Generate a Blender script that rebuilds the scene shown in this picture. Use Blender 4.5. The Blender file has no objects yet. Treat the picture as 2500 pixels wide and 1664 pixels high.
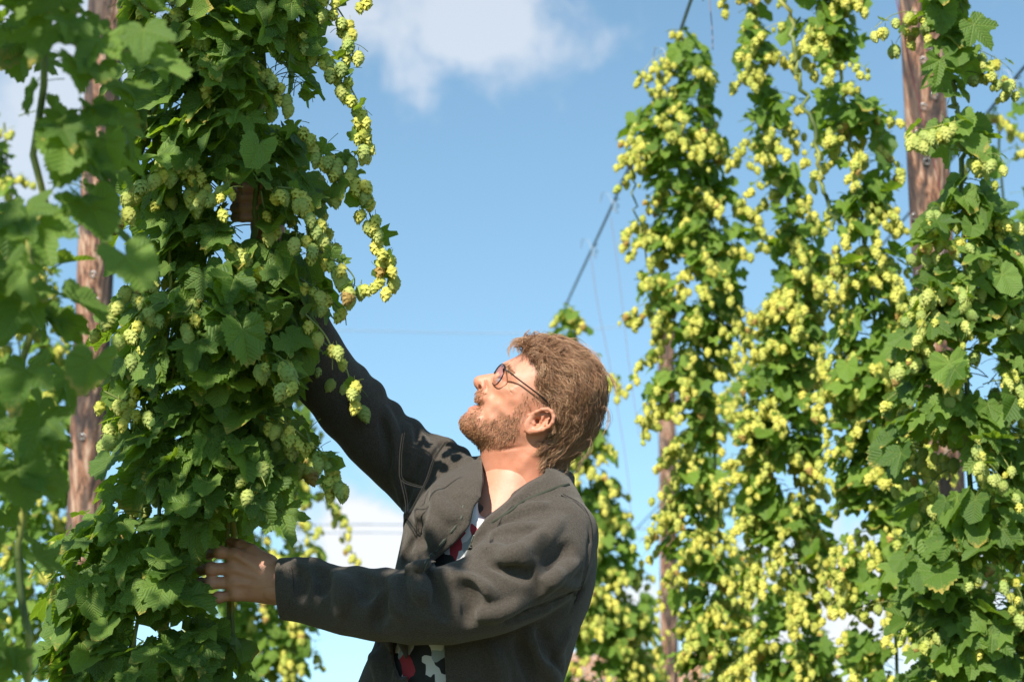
import bpy, math, random, time
import numpy as np
from mathutils import Vector, Matrix
T0 = time.time()
random.seed(7); RNG = np.random.default_rng(11)
SC = bpy.context.scene
COL = SC.collection

# ------------------------------------------------------------------ camera, sky, sun, exposure
FP = 70.0 / 36.0 * 2500.0            # focal length in photograph pixels
CAM = Vector((0.0, 0.0, 1.15)); PITCH = math.radians(12.0)
cam_d = bpy.data.cameras.new('camera'); cam = bpy.data.objects.new('camera', cam_d); COL.objects.link(cam)
cam.location = CAM; cam.rotation_euler = (math.radians(90) + PITCH, 0, 0)
cam_d.lens = 70; cam_d.sensor_width = 36; cam_d.clip_end = 5000; cam_d.clip_start = 0.05
cam_d.dof.use_dof = True; cam_d.dof.focus_distance = 3.36; cam_d.dof.aperture_fstop = 6.3
SC.camera = cam
RIGHT = Vector((1, 0, 0)); UP = Vector((0, -math.sin(PITCH), math.cos(PITCH))); FWD = Vector((0, math.cos(PITCH), math.sin(PITCH)))
SUN = Vector((-0.50, -1.12, 1.06)).normalized()          # towards the sun
SUN_EL = math.asin(SUN.z)
SUN_AZ = math.atan2(SUN.x, SUN.y)

def nd(nt, t, **kw):
    n = nt.nodes.new(t)
    for k, v in kw.items():
        if k == 'op': n.operation = v
        elif k == 'inp':
            for i, x in v.items(): n.inputs[i].default_value = x
        else: setattr(n, k, v)
    return n

def M(nt, op, a, b=None, c=None, clamp=False):
    n = nt.nodes.new('ShaderNodeMath'); n.operation = op; n.use_clamp = clamp
    for i, x in enumerate((a, b, c)):
        if x is None: continue
        if isinstance(x, (int, float)): n.inputs[i].default_value = x
        else: nt.links.new(x, n.inputs[i])
    return n.outputs[0]

def mixc(nt, f, a, b, bt='MIX'):
    n = nt.nodes.new('ShaderNodeMix'); n.data_type = 'RGBA'; n.blend_type = bt
    for i, x in ((0, f), (6, a), (7, b)):
        if isinstance(x, (int, float)): n.inputs[i].default_value = x
        elif isinstance(x, (tuple, list)): n.inputs[i].default_value = (*x[:3], 1)
        else: nt.links.new(x, n.inputs[i])
    return n.outputs[2]

def ramp(nt, f, stops, interp='LINEAR'):
    n = nt.nodes.new('ShaderNodeValToRGB'); n.color_ramp.interpolation = interp
    e = n.color_ramp.elements
    while len(e) < len(stops): e.new(0.5)
    for i, (p, c) in enumerate(stops):
        e[i].position = p; e[i].color = (*c, 1) if len(c) == 3 else c
    nt.links.new(f, n.inputs[0]); return n.outputs[0]

def noise(nt, vec, scale, detail=3, rough=0.5, dist=0.0):
    n = nt.nodes.new('ShaderNodeTexNoise'); n.inputs['Scale'].default_value = scale
    n.inputs['Detail'].default_value = detail; n.inputs['Roughness'].default_value = rough; n.inputs['Distortion'].default_value = dist
    if vec is not None: nt.links.new(vec, n.inputs['Vector'])
    return n.outputs[0]

world = bpy.data.worlds.new('World'); SC.world = world; world.use_nodes = True
nt = world.node_tree; nt.nodes.clear()
sky = nd(nt, 'ShaderNodeTexSky', sky_type='NISHITA', sun_disc=False, sun_elevation=SUN_EL, sun_rotation=SUN_AZ, air_density=1.0, dust_density=0.15, ozone_density=2.2, altitude=100)
bg = nd(nt, 'ShaderNodeBackground'); wo = nd(nt, 'ShaderNodeOutputWorld')
tc = nd(nt, 'ShaderNodeTexCoord'); sp = nd(nt, 'ShaderNodeSeparateXYZ'); nt.links.new(tc.outputs['Generated'], sp.inputs[0])
skv = nd(nt, 'ShaderNodeVectorMath', operation='ADD', inp={1: (0, 0, 0.13)}); nt.links.new(tc.outputs['Generated'], skv.inputs[0]); nt.links.new(skv.outputs[0], sky.inputs[0])
az = M(nt, 'MULTIPLY', M(nt, 'ARCTAN2', sp.outputs[0], sp.outputs[1]), 57.2958)
el = M(nt, 'MULTIPLY', M(nt, 'ARCSINE', sp.outputs[2]), 57.2958)
def az_el(px, py):
    d = (RIGHT * (px - 1250) / FP + UP * (832 - py) / FP + FWD).normalized()
    return math.degrees(math.atan2(d.x, d.y)), math.degrees(math.asin(d.z))
wn = noise(nt, tc.outputs['Generated'], 11.0, 7, 0.55, 0.5)
wn2 = noise(nt, tc.outputs['Generated'], 2.2, 3, 0.5)
def blob(px, py, sx, sy, amp):
    a0, e0 = az_el(px, py)
    a = M(nt, 'POWER', M(nt, 'DIVIDE', M(nt, 'SUBTRACT', az, a0), sx), 2.0)
    b = M(nt, 'POWER', M(nt, 'DIVIDE', M(nt, 'SUBTRACT', el, e0), sy), 2.0)
    return M(nt, 'MULTIPLY', M(nt, 'EXPONENT', M(nt, 'MULTIPLY', M(nt, 'ADD', a, b), -1.0)), amp)
BLOBS = [(1120, 20, 3.0, 1.6, .90), (1290, 120, 2.4, 1.2, .7), (1030, 230, 0.8, 1.2, .60), (860, 40, 1.8, 1.2, .5), (1760, 20, 0.8, 0.9, .6), (1600, 90, 1.5, 0.6, .25),
         (880, 1310, 1.9, 1.35, 1.35), (980, 1350, 1.7, .9, .8),
         (120, 120, 3.2, 3.2, .9), (30, 420, 1.8, 1.6, .6),
         (2000, 1450, 5.0, 2.3, .85), (2400, 1450, 3.0, 2.5, .6), (1560, 1480, 1.2, 1.2, .8), (1900, 1640, 6.0, 1.6, .4)]
s = None
for b in BLOBS:
    o = blob(*b); s = o if s is None else M(nt, 'ADD', s, o)
s = M(nt, 'ADD', s, M(nt, 'MULTIPLY', M(nt, 'SUBTRACT', wn2, 0.62), 1.2, clamp=False))
s = M(nt, 'ADD', s, M(nt, 'MULTIPLY', M(nt, 'SUBTRACT', M(nt, 'ADD', M(nt, 'MULTIPLY', wn, .5), M(nt, 'MULTIPLY', noise(nt, tc.outputs['Generated'], 34.0, 7, 0.6, 0.4), .5)), 0.5), 3.0))
mr = nd(nt, 'ShaderNodeMapRange', interpolation_type='SMOOTHSTEP'); mr.inputs[1].default_value = 0.08; mr.inputs[2].default_value = 0.85; nt.links.new(s, mr.inputs[0])
cn = noise(nt, tc.outputs['Generated'], 14.0, 4, 0.5)
ccol = mixc(nt, ramp(nt, M(nt, 'ADD', M(nt, 'MULTIPLY', s, 0.6), M(nt, 'MULTIPLY', cn, 0.5)), [(0.35, (0, 0, 0)), (0.75, (1, 1, 1))]), (4.3, 4.6, 5.1), (5.6, 5.6, 5.7))
low = nd(nt, 'ShaderNodeMapRange', interpolation_type='SMOOTHSTEP'); low.inputs[1].default_value = 9.0; low.inputs[2].default_value = 16.0; low.inputs[3].default_value = 0.92; low.inputs[4].default_value = 0.55; nt.links.new(el, low.inputs[0])
fac = M(nt, 'MULTIPLY', mr.outputs[0], low.outputs[0], clamp=True)
SKYGAIN = (1.22, 1.34, 1.16)
hsv = nd(nt, 'ShaderNodeHueSaturation', inp={0: 0.5, 1: 1.0, 2: 1.0}); nt.links.new(sky.outputs[0], hsv.inputs['Color'])
skyc = mixc(nt, 1.0, hsv.outputs[0], SKYGAIN, 'MULTIPLY')
nt.links.new(mixc(nt, fac, skyc, ccol), bg.inputs[0]); bg.inputs[1].default_value = 0.118
nt.links.new(bg.outputs[0], wo.inputs[0])

sun_d = bpy.data.lights.new('sun', 'SUN'); sun_d.energy = 5.0; sun_d.angle = math.radians(0.55); sun_d.color = (1.0, 0.94, 0.84)
sun = bpy.data.objects.new('sun', sun_d); COL.objects.link(sun); sun.location = (-5, -8, 12)
sun.rotation_euler = (-SUN).to_track_quat('-Z', 'Y').to_euler()
SC.view_settings.view_transform = 'Standard'; SC.view_settings.look = 'None'; SC.view_settings.gamma = 1.0; SC.view_settings.use_curve_mapping = False
SC.view_settings.exposure = 0.62
SC.render.engine = 'CYCLES'
SC.cycles.max_bounces = 6; SC.cycles.transparent_max_bounces = 6; SC.cycles.diffuse_bounces = 3; SC.cycles.transmission_bounces = 4
SC.cycles.use_denoising = True; SC.cycles.caustics_reflective = False; SC.cycles.caustics_refractive = False

# ------------------------------------------------------------------ small tools
def at(px, py, d):                  # a point at photograph pixel (px, py), d metres along the view axis
    return CAM + RIGHT * ((px - 1250) / FP * d) + UP * ((832 - py) / FP * d) + FWD * d
K = 2500.0 / 2356.0
def atd(px, py, d): return at(px * K, py * K, d)
def proj(p):
    v = Vector(p) - CAM; z = v.dot(FWD)
    return 1250 + v.dot(RIGHT) / z * FP, 832 - v.dot(UP) / z * FP, z

def mk(name, me, parent=None, mat=None, loc=None):
    o = bpy.data.objects.new(name, me); COL.objects.link(o)
    if mat is not None and me is not None and not me.materials: me.materials.append(mat)
    if parent is not None: o.parent = parent
    if loc is not None: o.location = loc
    return o
def tag(o, label=None, cat=None, group=None, kind=None):
    if label: o['label'] = label
    if cat: o['category'] = cat
    if group: o['group'] = group
    if kind: o['kind'] = kind
    return o
def empty(name, loc, **kw):
    o = bpy.data.objects.new(name, None); COL.objects.link(o); o.location = loc; o.empty_display_size = 0.1
    return tag(o, **kw)
def mesh(name, V, Fc, mat=None, smooth=True):
    me = bpy.data.meshes.new(name)
    V = np.asarray(V, np.float32); n = len(V)
    if isinstance(Fc, np.ndarray):
        k = Fc.shape[1]; m = len(Fc)
        me.vertices.add(n); me.vertices.foreach_set('co', V.ravel())
        me.loops.add(m * k); me.loops.foreach_set('vertex_index', Fc.astype(np.int32).ravel())
        me.polygons.add(m); me.polygons.foreach_set('loop_start', (np.arange(m) * k).astype(np.int32))
        me.update(calc_edges=True)
    else:
        me.from_pydata(V.tolist(), [], Fc); me.update()
    if smooth: me.polygons.foreach_set('use_smooth', np.ones(len(me.polygons), bool))
    if mat: me.materials.append(mat)
    return me
def add_attr(me, name, arr, typ='FLOAT'):
    a = me.attributes.new(name, typ, 'POINT')
    if typ == 'FLOAT': a.data.foreach_set('value', np.asarray(arr, np.float32).ravel())
    elif typ == 'FLOAT_VECTOR': a.data.foreach_set('vector', np.asarray(arr, np.float32).ravel())
    elif typ == 'FLOAT_COLOR':
        arr = np.asarray(arr, np.float32); arr = np.concatenate([arr, np.ones((len(arr), 1), np.float32)], 1); a.data.foreach_set('color', arr.ravel())

def tubes(lines, sides=5):
    """lines: list of (points (n,3), radii (n,)) -> V, F quads of all tubes"""
    Vs, Fs, off = [], [], 0
    for P, R in lines:
        P = np.asarray(P, float); n = len(P); R = np.broadcast_to(np.asarray(R, float), (n,))
        T = np.gradient(P, axis=0); T /= np.linalg.norm(T, axis=1)[:, None] + 1e-9
        ref = np.array([0.31, 0.17, 0.93]) if abs(T[:, 2]).mean() < 0.8 else np.array([0.9, 0.3, 0.1])
        A = np.cross(T, ref); A /= np.linalg.norm(A, axis=1)[:, None] + 1e-9; B = np.cross(T, A)
        ang = np.arange(sides) / sides * 2 * math.pi
        V = P[:, None, :] + R[:, None, None] * (np.cos(ang)[None, :, None] * A[:, None, :] + np.sin(ang)[None, :, None] * B[:, None, :])
        i = np.arange(n - 1)[:, None] * sides; j = np.arange(sides)[None, :]; j2 = (j + 1) % sides
        Fq = np.stack([i + j, i + j2, i + sides + j2, i + sides + j], -1).reshape(-1, 4) + off
        Vs.append(V.reshape(-1, 3)); Fs.append(Fq); off += n * sides
    return np.concatenate(Vs), np.concatenate(Fs)
def curve_pts(pts, n=24):          # Catmull-Rom through the points
    P = np.asarray(pts, float); m = len(P)
    Q = np.vstack([2 * P[0] - P[1], P, 2 * P[-1] - P[-2]])
    t = np.linspace(0, m - 1 - 1e-6, n); k = t.astype(int); u = (t - k)[:, None]
    a, b, c, d = Q[k], Q[k + 1], Q[k + 2], Q[k + 3]
    return 0.5 * (2 * b + (c - a) * u + (2 * a - 5 * b + 4 * c - d) * u ** 2 + (3 * b - a - 3 * c + d) * u ** 3)

def material(name):
    m = bpy.data.materials.new(name); m.use_nodes = True; nt = m.node_tree; nt.nodes.clear()
    out = nt.nodes.new('ShaderNodeOutputMaterial'); return m, nt, out
def bsdf(nt, out=None, **kw):
    b = nt.nodes.new('ShaderNodeBsdfPrincipled')
    for k, v in kw.items():
        k = k.replace('_', ' ')
        if isinstance(v, (int, float)): b.inputs[k].default_value = v
        elif isinstance(v, (tuple, list)): b.inputs[k].default_value = (*v, 1) if len(v) == 3 and 'Radius' not in k else v
        else: nt.links.new(v, b.inputs[k])
    if out: nt.links.new(b.outputs[0], out.inputs[0])
    return b
def bump(nt, h, strength, dist=0.01):
    b = nt.nodes.new('ShaderNodeBump'); b.inputs['Strength'].default_value = strength; b.inputs['Distance'].default_value = dist
    nt.links.new(h, b.inputs['Height']); return b.outputs[0]

# ------------------------------------------------------------------ materials
def leaf_material(name, dark, light, trans):
    m, nt, out = material(name)
    at_ = nd(nt, 'ShaderNodeAttribute', attribute_name='lf'); sp = nd(nt, 'ShaderNodeSeparateXYZ'); nt.links.new(at_.outputs['Vector'], sp.inputs[0])
    x, y = sp.outputs[0], sp.outputs[1]; tint = sp.outputs[2]
    oi = nd(nt, 'ShaderNodeObjectInfo'); rnd = M(nt, 'FRACT', M(nt, 'ADD', oi.outputs['Random'], tint))
    th = M(nt, 'ARCTAN2', x, y); r = M(nt, 'SQRT', M(nt, 'ADD', M(nt, 'MULTIPLY', x, x), M(nt, 'MULTIPLY', y, y)))
    loc = M(nt, 'SUBTRACT', th, M(nt, 'MULTIPLY', M(nt, 'ROUND', M(nt, 'DIVIDE', th, 0.9)), 0.9))
    t = M(nt, 'ABSOLUTE', M(nt, 'MULTIPLY', r, M(nt, 'SINE', loc))); sAl = M(nt, 'MULTIPLY', r, M(nt, 'COSINE', loc))
    main = M(nt, 'SUBTRACT', 1.0, M(nt, 'MULTIPLY', t, 38.0), clamp=True)
    w = M(nt, 'FRACT', M(nt, 'MULTIPLY', M(nt, 'SUBTRACT', sAl, M(nt, 'MULTIPLY', t, 0.9)), 8.5))
    tri = M(nt, 'ABSOLUTE', M(nt, 'SUBTRACT', w, 0.5))                 # 0.5 on the vein
    side = M(nt, 'MULTIPLY', M(nt, 'SUBTRACT', tri, 0.40, clamp=True), 8.0, clamp=True)
    vein = M(nt, 'MAXIMUM', main, M(nt, 'MULTIPLY', side, 0.6))
    co = nd(nt, 'ShaderNodeTexCoord'); nz = noise(nt, at_.outputs['Vector'], 9.0, 3, 0.6)
    c = mixc(nt, rnd, dark, light)
    c = mixc(nt, M(nt, 'MULTIPLY', nz, 0.35), c, light)
    c = mixc(nt, M(nt, 'MULTIPLY', vein, 0.38), c, (light[0] * 2.0, light[1] * 1.5, light[2] * 2.2))
    # yellowing, browned edges on some of the leaves
    edge = M(nt, 'MULTIPLY', M(nt, 'SUBTRACT', M(nt, 'ADD', r, M(nt, 'MULTIPLY', nz, 0.8)), 1.18, clamp=True), 5.0, clamp=True)
    old = M(nt, 'MULTIPLY', edge, M(nt, 'GREATER_THAN', M(nt, 'FRACT', M(nt, 'MULTIPLY', rnd, 7.31)), 0.66))
    c = mixc(nt, old, c, (0.42, 0.33, 0.07))
    bits = M(nt, 'GREATER_THAN', noise(nt, at_.outputs['Vector'], 22.0, 2, 0.5), 0.74)
    c = mixc(nt, M(nt, 'MULTIPLY', bits, 0.6), c, (0.24, 0.17, 0.05))
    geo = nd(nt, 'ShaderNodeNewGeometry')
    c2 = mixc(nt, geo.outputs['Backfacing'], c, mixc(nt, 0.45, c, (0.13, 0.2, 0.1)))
    hgt = M(nt, 'ADD', M(nt, 'MULTIPLY', M(nt, 'MULTIPLY', tri, tri), -3.0), M(nt, 'MULTIPLY', main, -1.0))
    hgt = M(nt, 'ADD', hgt, M(nt, 'MULTIPLY', noise(nt, at_.outputs['Vector'], 30.0, 2, 0.5), 0.8))
    bm = bump(nt, hgt, 0.55, 0.0022)
    p = bsdf(nt, None, Base_Color=c2, Roughness=0.52, Normal=bm); p.inputs['Specular IOR Level'].default_value = 0.32
    tr = nd(nt, 'ShaderNodeBsdfTranslucent'); nt.links.new(bm, tr.inputs['Normal'])
    tcol = mixc(nt, M(nt, 'MULTIPLY', vein, 0.4), mixc(nt, M(nt, 'MULTIPLY', old, 0.8), trans, (0.5, 0.4, 0.06)), (trans[0] * .6, trans[1] * .6, trans[2] * .6)); nt.links.new(tcol, tr.inputs[0])
    mx = nd(nt, 'ShaderNodeMixShader'); mx.inputs[0].default_value = 0.32
    nt.links.new(p.outputs[0], mx.inputs[1]); nt.links.new(tr.outputs[0], mx.inputs[2]); nt.links.new(mx.outputs[0], out.inputs[0])
    return m
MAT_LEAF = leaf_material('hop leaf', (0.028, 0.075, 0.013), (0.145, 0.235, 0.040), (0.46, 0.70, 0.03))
MAT_LEAF_FAR = leaf_material('hop leaf sunlit tone', (0.055, 0.125, 0.017), (0.165, 0.265, 0.034), (0.44, 0.70, 0.03))  # lighter copy of the leaf, sunlight put into its colour

def cone_material(name, ca, cb):
    m, nt, out = material(name)
    a = nd(nt, 'ShaderNodeAttribute', attribute_name='cf'); sp = nd(nt, 'ShaderNodeSeparateXYZ'); nt.links.new(a.outputs['Vector'], sp.inputs[0])
    oi = nd(nt, 'ShaderNodeObjectInfo'); rnd = M(nt, 'FRACT', M(nt, 'ADD', oi.outputs['Random'], sp.outputs[2]))
    c = mixc(nt, rnd, ca, cb)
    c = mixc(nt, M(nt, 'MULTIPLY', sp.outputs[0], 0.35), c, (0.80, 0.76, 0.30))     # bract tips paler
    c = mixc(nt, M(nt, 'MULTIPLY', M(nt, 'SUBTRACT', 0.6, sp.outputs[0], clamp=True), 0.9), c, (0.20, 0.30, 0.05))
    brown = M(nt, 'MULTIPLY', M(nt, 'GREATER_THAN', M(nt, 'FRACT', M(nt, 'MULTIPLY', rnd, 13.7)), 0.955), M(nt, 'GREATER_THAN', M(nt, 'ADD', sp.outputs[1], M(nt, 'MULTIPLY', noise(nt, a.outputs['Vector'], 6.0), 0.5)), 0.85))
    c = mixc(nt, M(nt, 'MULTIPLY', brown, 0.75), c, (0.42, 0.20, 0.07))
    p = bsdf(nt, None, Base_Color=c, Roughness=0.6); p.inputs['Specular IOR Level'].default_value = 0.25
    tr = nd(nt, 'ShaderNodeBsdfTranslucent'); nt.links.new(mixc(nt, 0.5, c, (0.70, 0.75, 0.10)), tr.inputs[0])
    mx = nd(nt, 'ShaderNodeMixShader'); mx.inputs[0].default_value = 0.33
    nt.links.new(p.outputs[0], mx.inputs[1]); nt.links.new(tr.outputs[0], mx.inputs[2]); nt.links.new(mx.outputs[0], out.inputs[0])
    return m
MAT_CONE = cone_material('hop cone', (0.45, 0.52, 0.07), (0.80, 0.70, 0.11))
MAT_CONE_SHADED = cone_material('hop cone shaded green', (0.26, 0.40, 0.09), (0.60, 0.62, 0.14))  # greener copy of the cone, the look of shade put into its colour

def stem_material():
    m, nt, out = material('hop stem'); co = nd(nt, 'ShaderNodeTexCoord')
    f = noise(nt, co.outputs['Object'], 9.0, 3)
    c = ramp(nt, f, [(0.35, (0.07, 0.11, 0.03)), (0.5, (0.20, 0.24, 0.06)), (0.62, (0.42, 0.40, 0.10))])
    bsdf(nt, out, Base_Color=c, Roughness=0.6); return m
MAT_STEM = stem_material()

def wood_material():
    m, nt, out = material('weathered trellis post'); co = nd(nt, 'ShaderNodeTexCoord')
    mp = nd(nt, 'ShaderNodeMapping'); mp.inputs['Scale'].default_value = (1, 1, 0.035); nt.links.new(co.outputs['Object'], mp.inputs[0])
    g = noise(nt, mp.outputs[0], 60.0, 6, 0.65, 0.5)
    mp2 = nd(nt, 'ShaderNodeMapping'); mp2.inputs['Scale'].default_value = (1, 1, 0.10); nt.links.new(co.outputs['Object'], mp2.inputs[0])
    g2 = noise(nt, mp2.outputs[0], 16.0, 4, 0.55, 0.4)
    c = ramp(nt, g, [(0.38, (0.035, 0.025, 0.022)), (0.45, (0.17, 0.080, 0.048)), (0.51, (0.38, 0.18, 0.105)), (0.61, (0.56, 0.38, 0.27))])
    tarr = ramp(nt, g2, [(0.47, (0, 0, 0)), (0.53, (1, 1, 1))])
    c = mixc(nt, M(nt, 'MULTIPLY', tarr, 0.8), c, (0.048, 0.036, 0.034))
    bm = bump(nt, g, 0.9, 0.012)
    bsdf(nt, out, Base_Color=c, Roughness=0.62, Normal=bm); return m
MAT_WOOD = wood_material()
def plain(name, col, rough=0.6, metal=0.0, **kw):
    m, nt, out = material(name); bsdf(nt, out, Base_Color=col, Roughness=rough, Metallic=metal, **kw); return m
MAT_WIRE = plain('galvanised wire', (0.10, 0.17, 0.25), 0.5, 0.2)
MAT_WIRE_PALE = plain('thin pale wire', (0.25, 0.33, 0.42), 0.5, 0.2)
MAT_STRING = plain('training string', (0.30, 0.24, 0.27), 0.8)
MAT_STEEL = plain('steel staple', (0.5, 0.5, 0.5), 0.4, 0.8)

# ------------------------------------------------------------------ leaf and cone shapes
def leaf_mesh(seed, kind, n=60):
    """outline in polar form about the stalk, two inner rings, pleated between veins"""
    r_ = np.random.default_rng(seed)
    th = np.linspace(-2.88, 2.88, n)
    lobes = {'heart': [(0, 1.0, .95)], 'three': [(0, 1.0, .42), (.95, .80, .38), (-.95, .80, .38), (1.9, .5, .5), (-1.9, .5, .5)],
             'five': [(0, 1.0, .33), (.9, .86, .30), (-.9, .86, .30), (1.8, .62, .38), (-1.8, .62, .38)]}[kind]
    base = {'heart': .52, 'three': .42, 'five': .34}[kind]
    R = np.full(n, base)
    for a, l, w in lobes:
        R = np.maximum(R, base + (l * (1 + r_.normal(0, .04)) - base) * np.exp(-np.abs((th - a) / w) ** 1.7))
    if kind == 'heart': R = np.maximum(R, 0.62 * np.cos((np.abs(th) - 1.9) * .7)) 
    R *= 1 - 0.55 * np.clip((np.abs(th) - 2.45) / .43, 0, 1) ** 1.5
    ser = np.where(np.arange(n) % 2 == 0, 1.05, 0.95); ser[:2] = 1; ser[-2:] = 1
    R = R * ser * (1 + r_.normal(0, .012, n))
    cup = r_.uniform(-.25, .32); twist = r_.normal(0, .2); droop = r_.uniform(.05, .5); fold = r_.uniform(-.05, .35)
    V = [(0, 0, 0)]; L = [(0, 0)]
    for fr in (0.36, 0.72, 1.0):
        for t, rr in zip(th, R):
            q = rr * fr if fr == 1.0 else fr * (rr * .55 + .45 * R.mean() * (1 if fr < .5 else 1.0) * min(1, rr / R.mean() + .15))
            q = min(q, rr * .97) if fr < 1 else q
            x, y = q * math.sin(t), q * math.cos(t)
            loc = t - round(t / .9) * .9
            pleat = abs(math.sin(loc * 3.4)) * .11 * q
            z = cup * q * q * .5 + pleat - droop * max(y, 0) ** 2 * .6 + fold * abs(x) + twist * x * y + .03 * math.sin(7 * t + seed) * fr
            V.append((x, y, z)); L.append((x, y))
    Fc = []
    for i in range(n - 1):
        Fc.append((0, 1 + i + 1, 1 + i))
        for k in range(2):
            a = 1 + k * n + i; Fc.append((a, a + 1, a + n + 1, a + n))
    V = np.array(V); L = np.array(L)
    # stalk
    sp_ = curve_pts([(0, 0, 0), (0, -.25, -.10), (0.05 * twist, -.55, -.42), (0, -.75, -.85)], 6)
    tv, tf = tubes([(sp_, np.linspace(.016, .022, 6))], 3)
    nV = len(V); V = np.vstack([V, tv]); L = np.vstack([L, np.full((len(tv), 2), (0.0, 0.05))])
    Fc += [tuple(int(q) + nV for q in f) for f in tf]
    V[:, 2] *= 1.0
    return V, Fc, L
def fan(V, Fc):          # to triangles
    out = []
    for f in Fc:
        for k in range(1, len(f) - 1): out.append((f[0], f[k], f[k + 1]))
    return np.array(out, np.int32)
def cone_mesh(seed, rings, per, hi=True):
    r_ = np.random.default_rng(seed); V = []; Fc = []; A = []
    n = rings
    for i in range(n):
        f = (i + .5) / n                              # 0 at stalk, 1 at tip
        z = -f * 1.0; rad = .36 * math.sin(math.pi * (0.10 + .80 * f) ** .80) + .02
        for j in range(per):
            a = 2 * math.pi * (j + .5 * (i % 2)) / per + r_.normal(0, .10) + seed
            wd = .62 * rad * 2 * math.pi / per * 1.05 + .03; ln = 1.55 / n + .10
            lift = .07 + r_.uniform(-.02, .05)
            ca, sa = math.cos(a), math.sin(a)
            def pt(rr, side, zz): return (ca * rr - sa * side, sa * rr + ca * side, zz)
            b = len(V)
            tipr = rad * (1.0 - .25 * f) + lift * .4
            V += [pt(rad * .86, 0, z + ln * .45), pt(rad * .92, -wd, z), pt(rad * 1.10 + .03, 0, z - .02), pt(rad * .92, wd, z), pt(tipr + (.03 if f < .8 else -.04), r_.normal(0, .02), z - ln * .78)]
            A += [0.0, .45, .7, .45, 1.0]
            Fc += [(b, b + 1, b + 2), (b, b + 2, b + 3), (b + 1, b + 4, b + 2), (b + 2, b + 4, b + 3)]
    # dark core and a stalk
    b = len(V); m = 6
    for zz, rr in ((.04, .05), (-.25, .27), (-.7, .24), (-1.0, .03)):
        for j in range(m): V.append((rr * math.cos(j * 1.047), rr * math.sin(j * 1.047), zz)); A.append(0.0)
    for i in range(3):
        for j in range(m):
            p, q = b + i * m + j, b + i * m + (j + 1) % m; Fc += [(p, q, q + m), (p, q + m, p + m)]
    tv, tf = tubes([(np.array([(0, 0, 0), (.03, .02, .22), (0.0, .05, .45)]), .028)], 3); b = len(V)
    V += tv.tolist(); A += [0.2] * len(tv); Fc += [tuple(int(q) + b for q in f) for f in fan(tv, tf)]
    V = np.array(V); A = np.array(A)
    return V, np.array(Fc, np.int32), np.stack([A, -V[:, 2] + .2, np.zeros(len(V))], 1)
LEAVES = []
for i, k in enumerate(['three', 'five', 'heart', 'three', 'heart', 'five', 'three', 'heart']):
    V, Fc, L = leaf_mesh(20 + i, k)
    T = fan(V, Fc)
    me = mesh('leaf', V, T, MAT_LEAF); add_attr(me, 'lf', np.concatenate([L, np.zeros((len(L), 1))], 1), 'FLOAT_VECTOR')
    V2, Fc2, L2 = leaf_mesh(20 + i, k, 24); T2 = fan(V2, Fc2)
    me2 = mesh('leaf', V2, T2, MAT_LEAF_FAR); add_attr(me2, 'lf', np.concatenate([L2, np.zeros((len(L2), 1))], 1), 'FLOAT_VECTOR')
    LEAVES.append((me, me2, V2, T2, L2))
CONES = []; GCONES = []
for i in range(4):
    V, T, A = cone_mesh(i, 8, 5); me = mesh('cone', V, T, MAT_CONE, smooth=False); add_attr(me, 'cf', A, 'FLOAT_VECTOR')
    V2, T2, A2 = cone_mesh(i, 5, 4); me2 = mesh('cone', V2, T2, MAT_CONE, smooth=False); add_attr(me2, 'cf', A2, 'FLOAT_VECTOR')
    CONES.append((me, me2, V2, T2, A2))
    me = mesh('cone', V, T, MAT_CONE_SHADED, smooth=False); add_attr(me, 'cf', A, 'FLOAT_VECTOR'); GCONES.append((me, me, V2, T2, A2))

def frame(n, t, s):                 # matrix with local z = n, local y ~ t, scale s
    n = n.normalized(); t = (t - n * t.dot(n))
    if t.length < 1e-4: t = n.orthogonal()
    t.normalize(); x = t.cross(n)
    return Matrix(((x.x * s, t.x * s, n.x * s), (x.y * s, t.y * s, n.y * s), (x.z * s, t.z * s, n.z * s)))
def rv(s=1.0): return Vector((random.gauss(0, s), random.gauss(0, s), random.gauss(0, s)))

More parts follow.
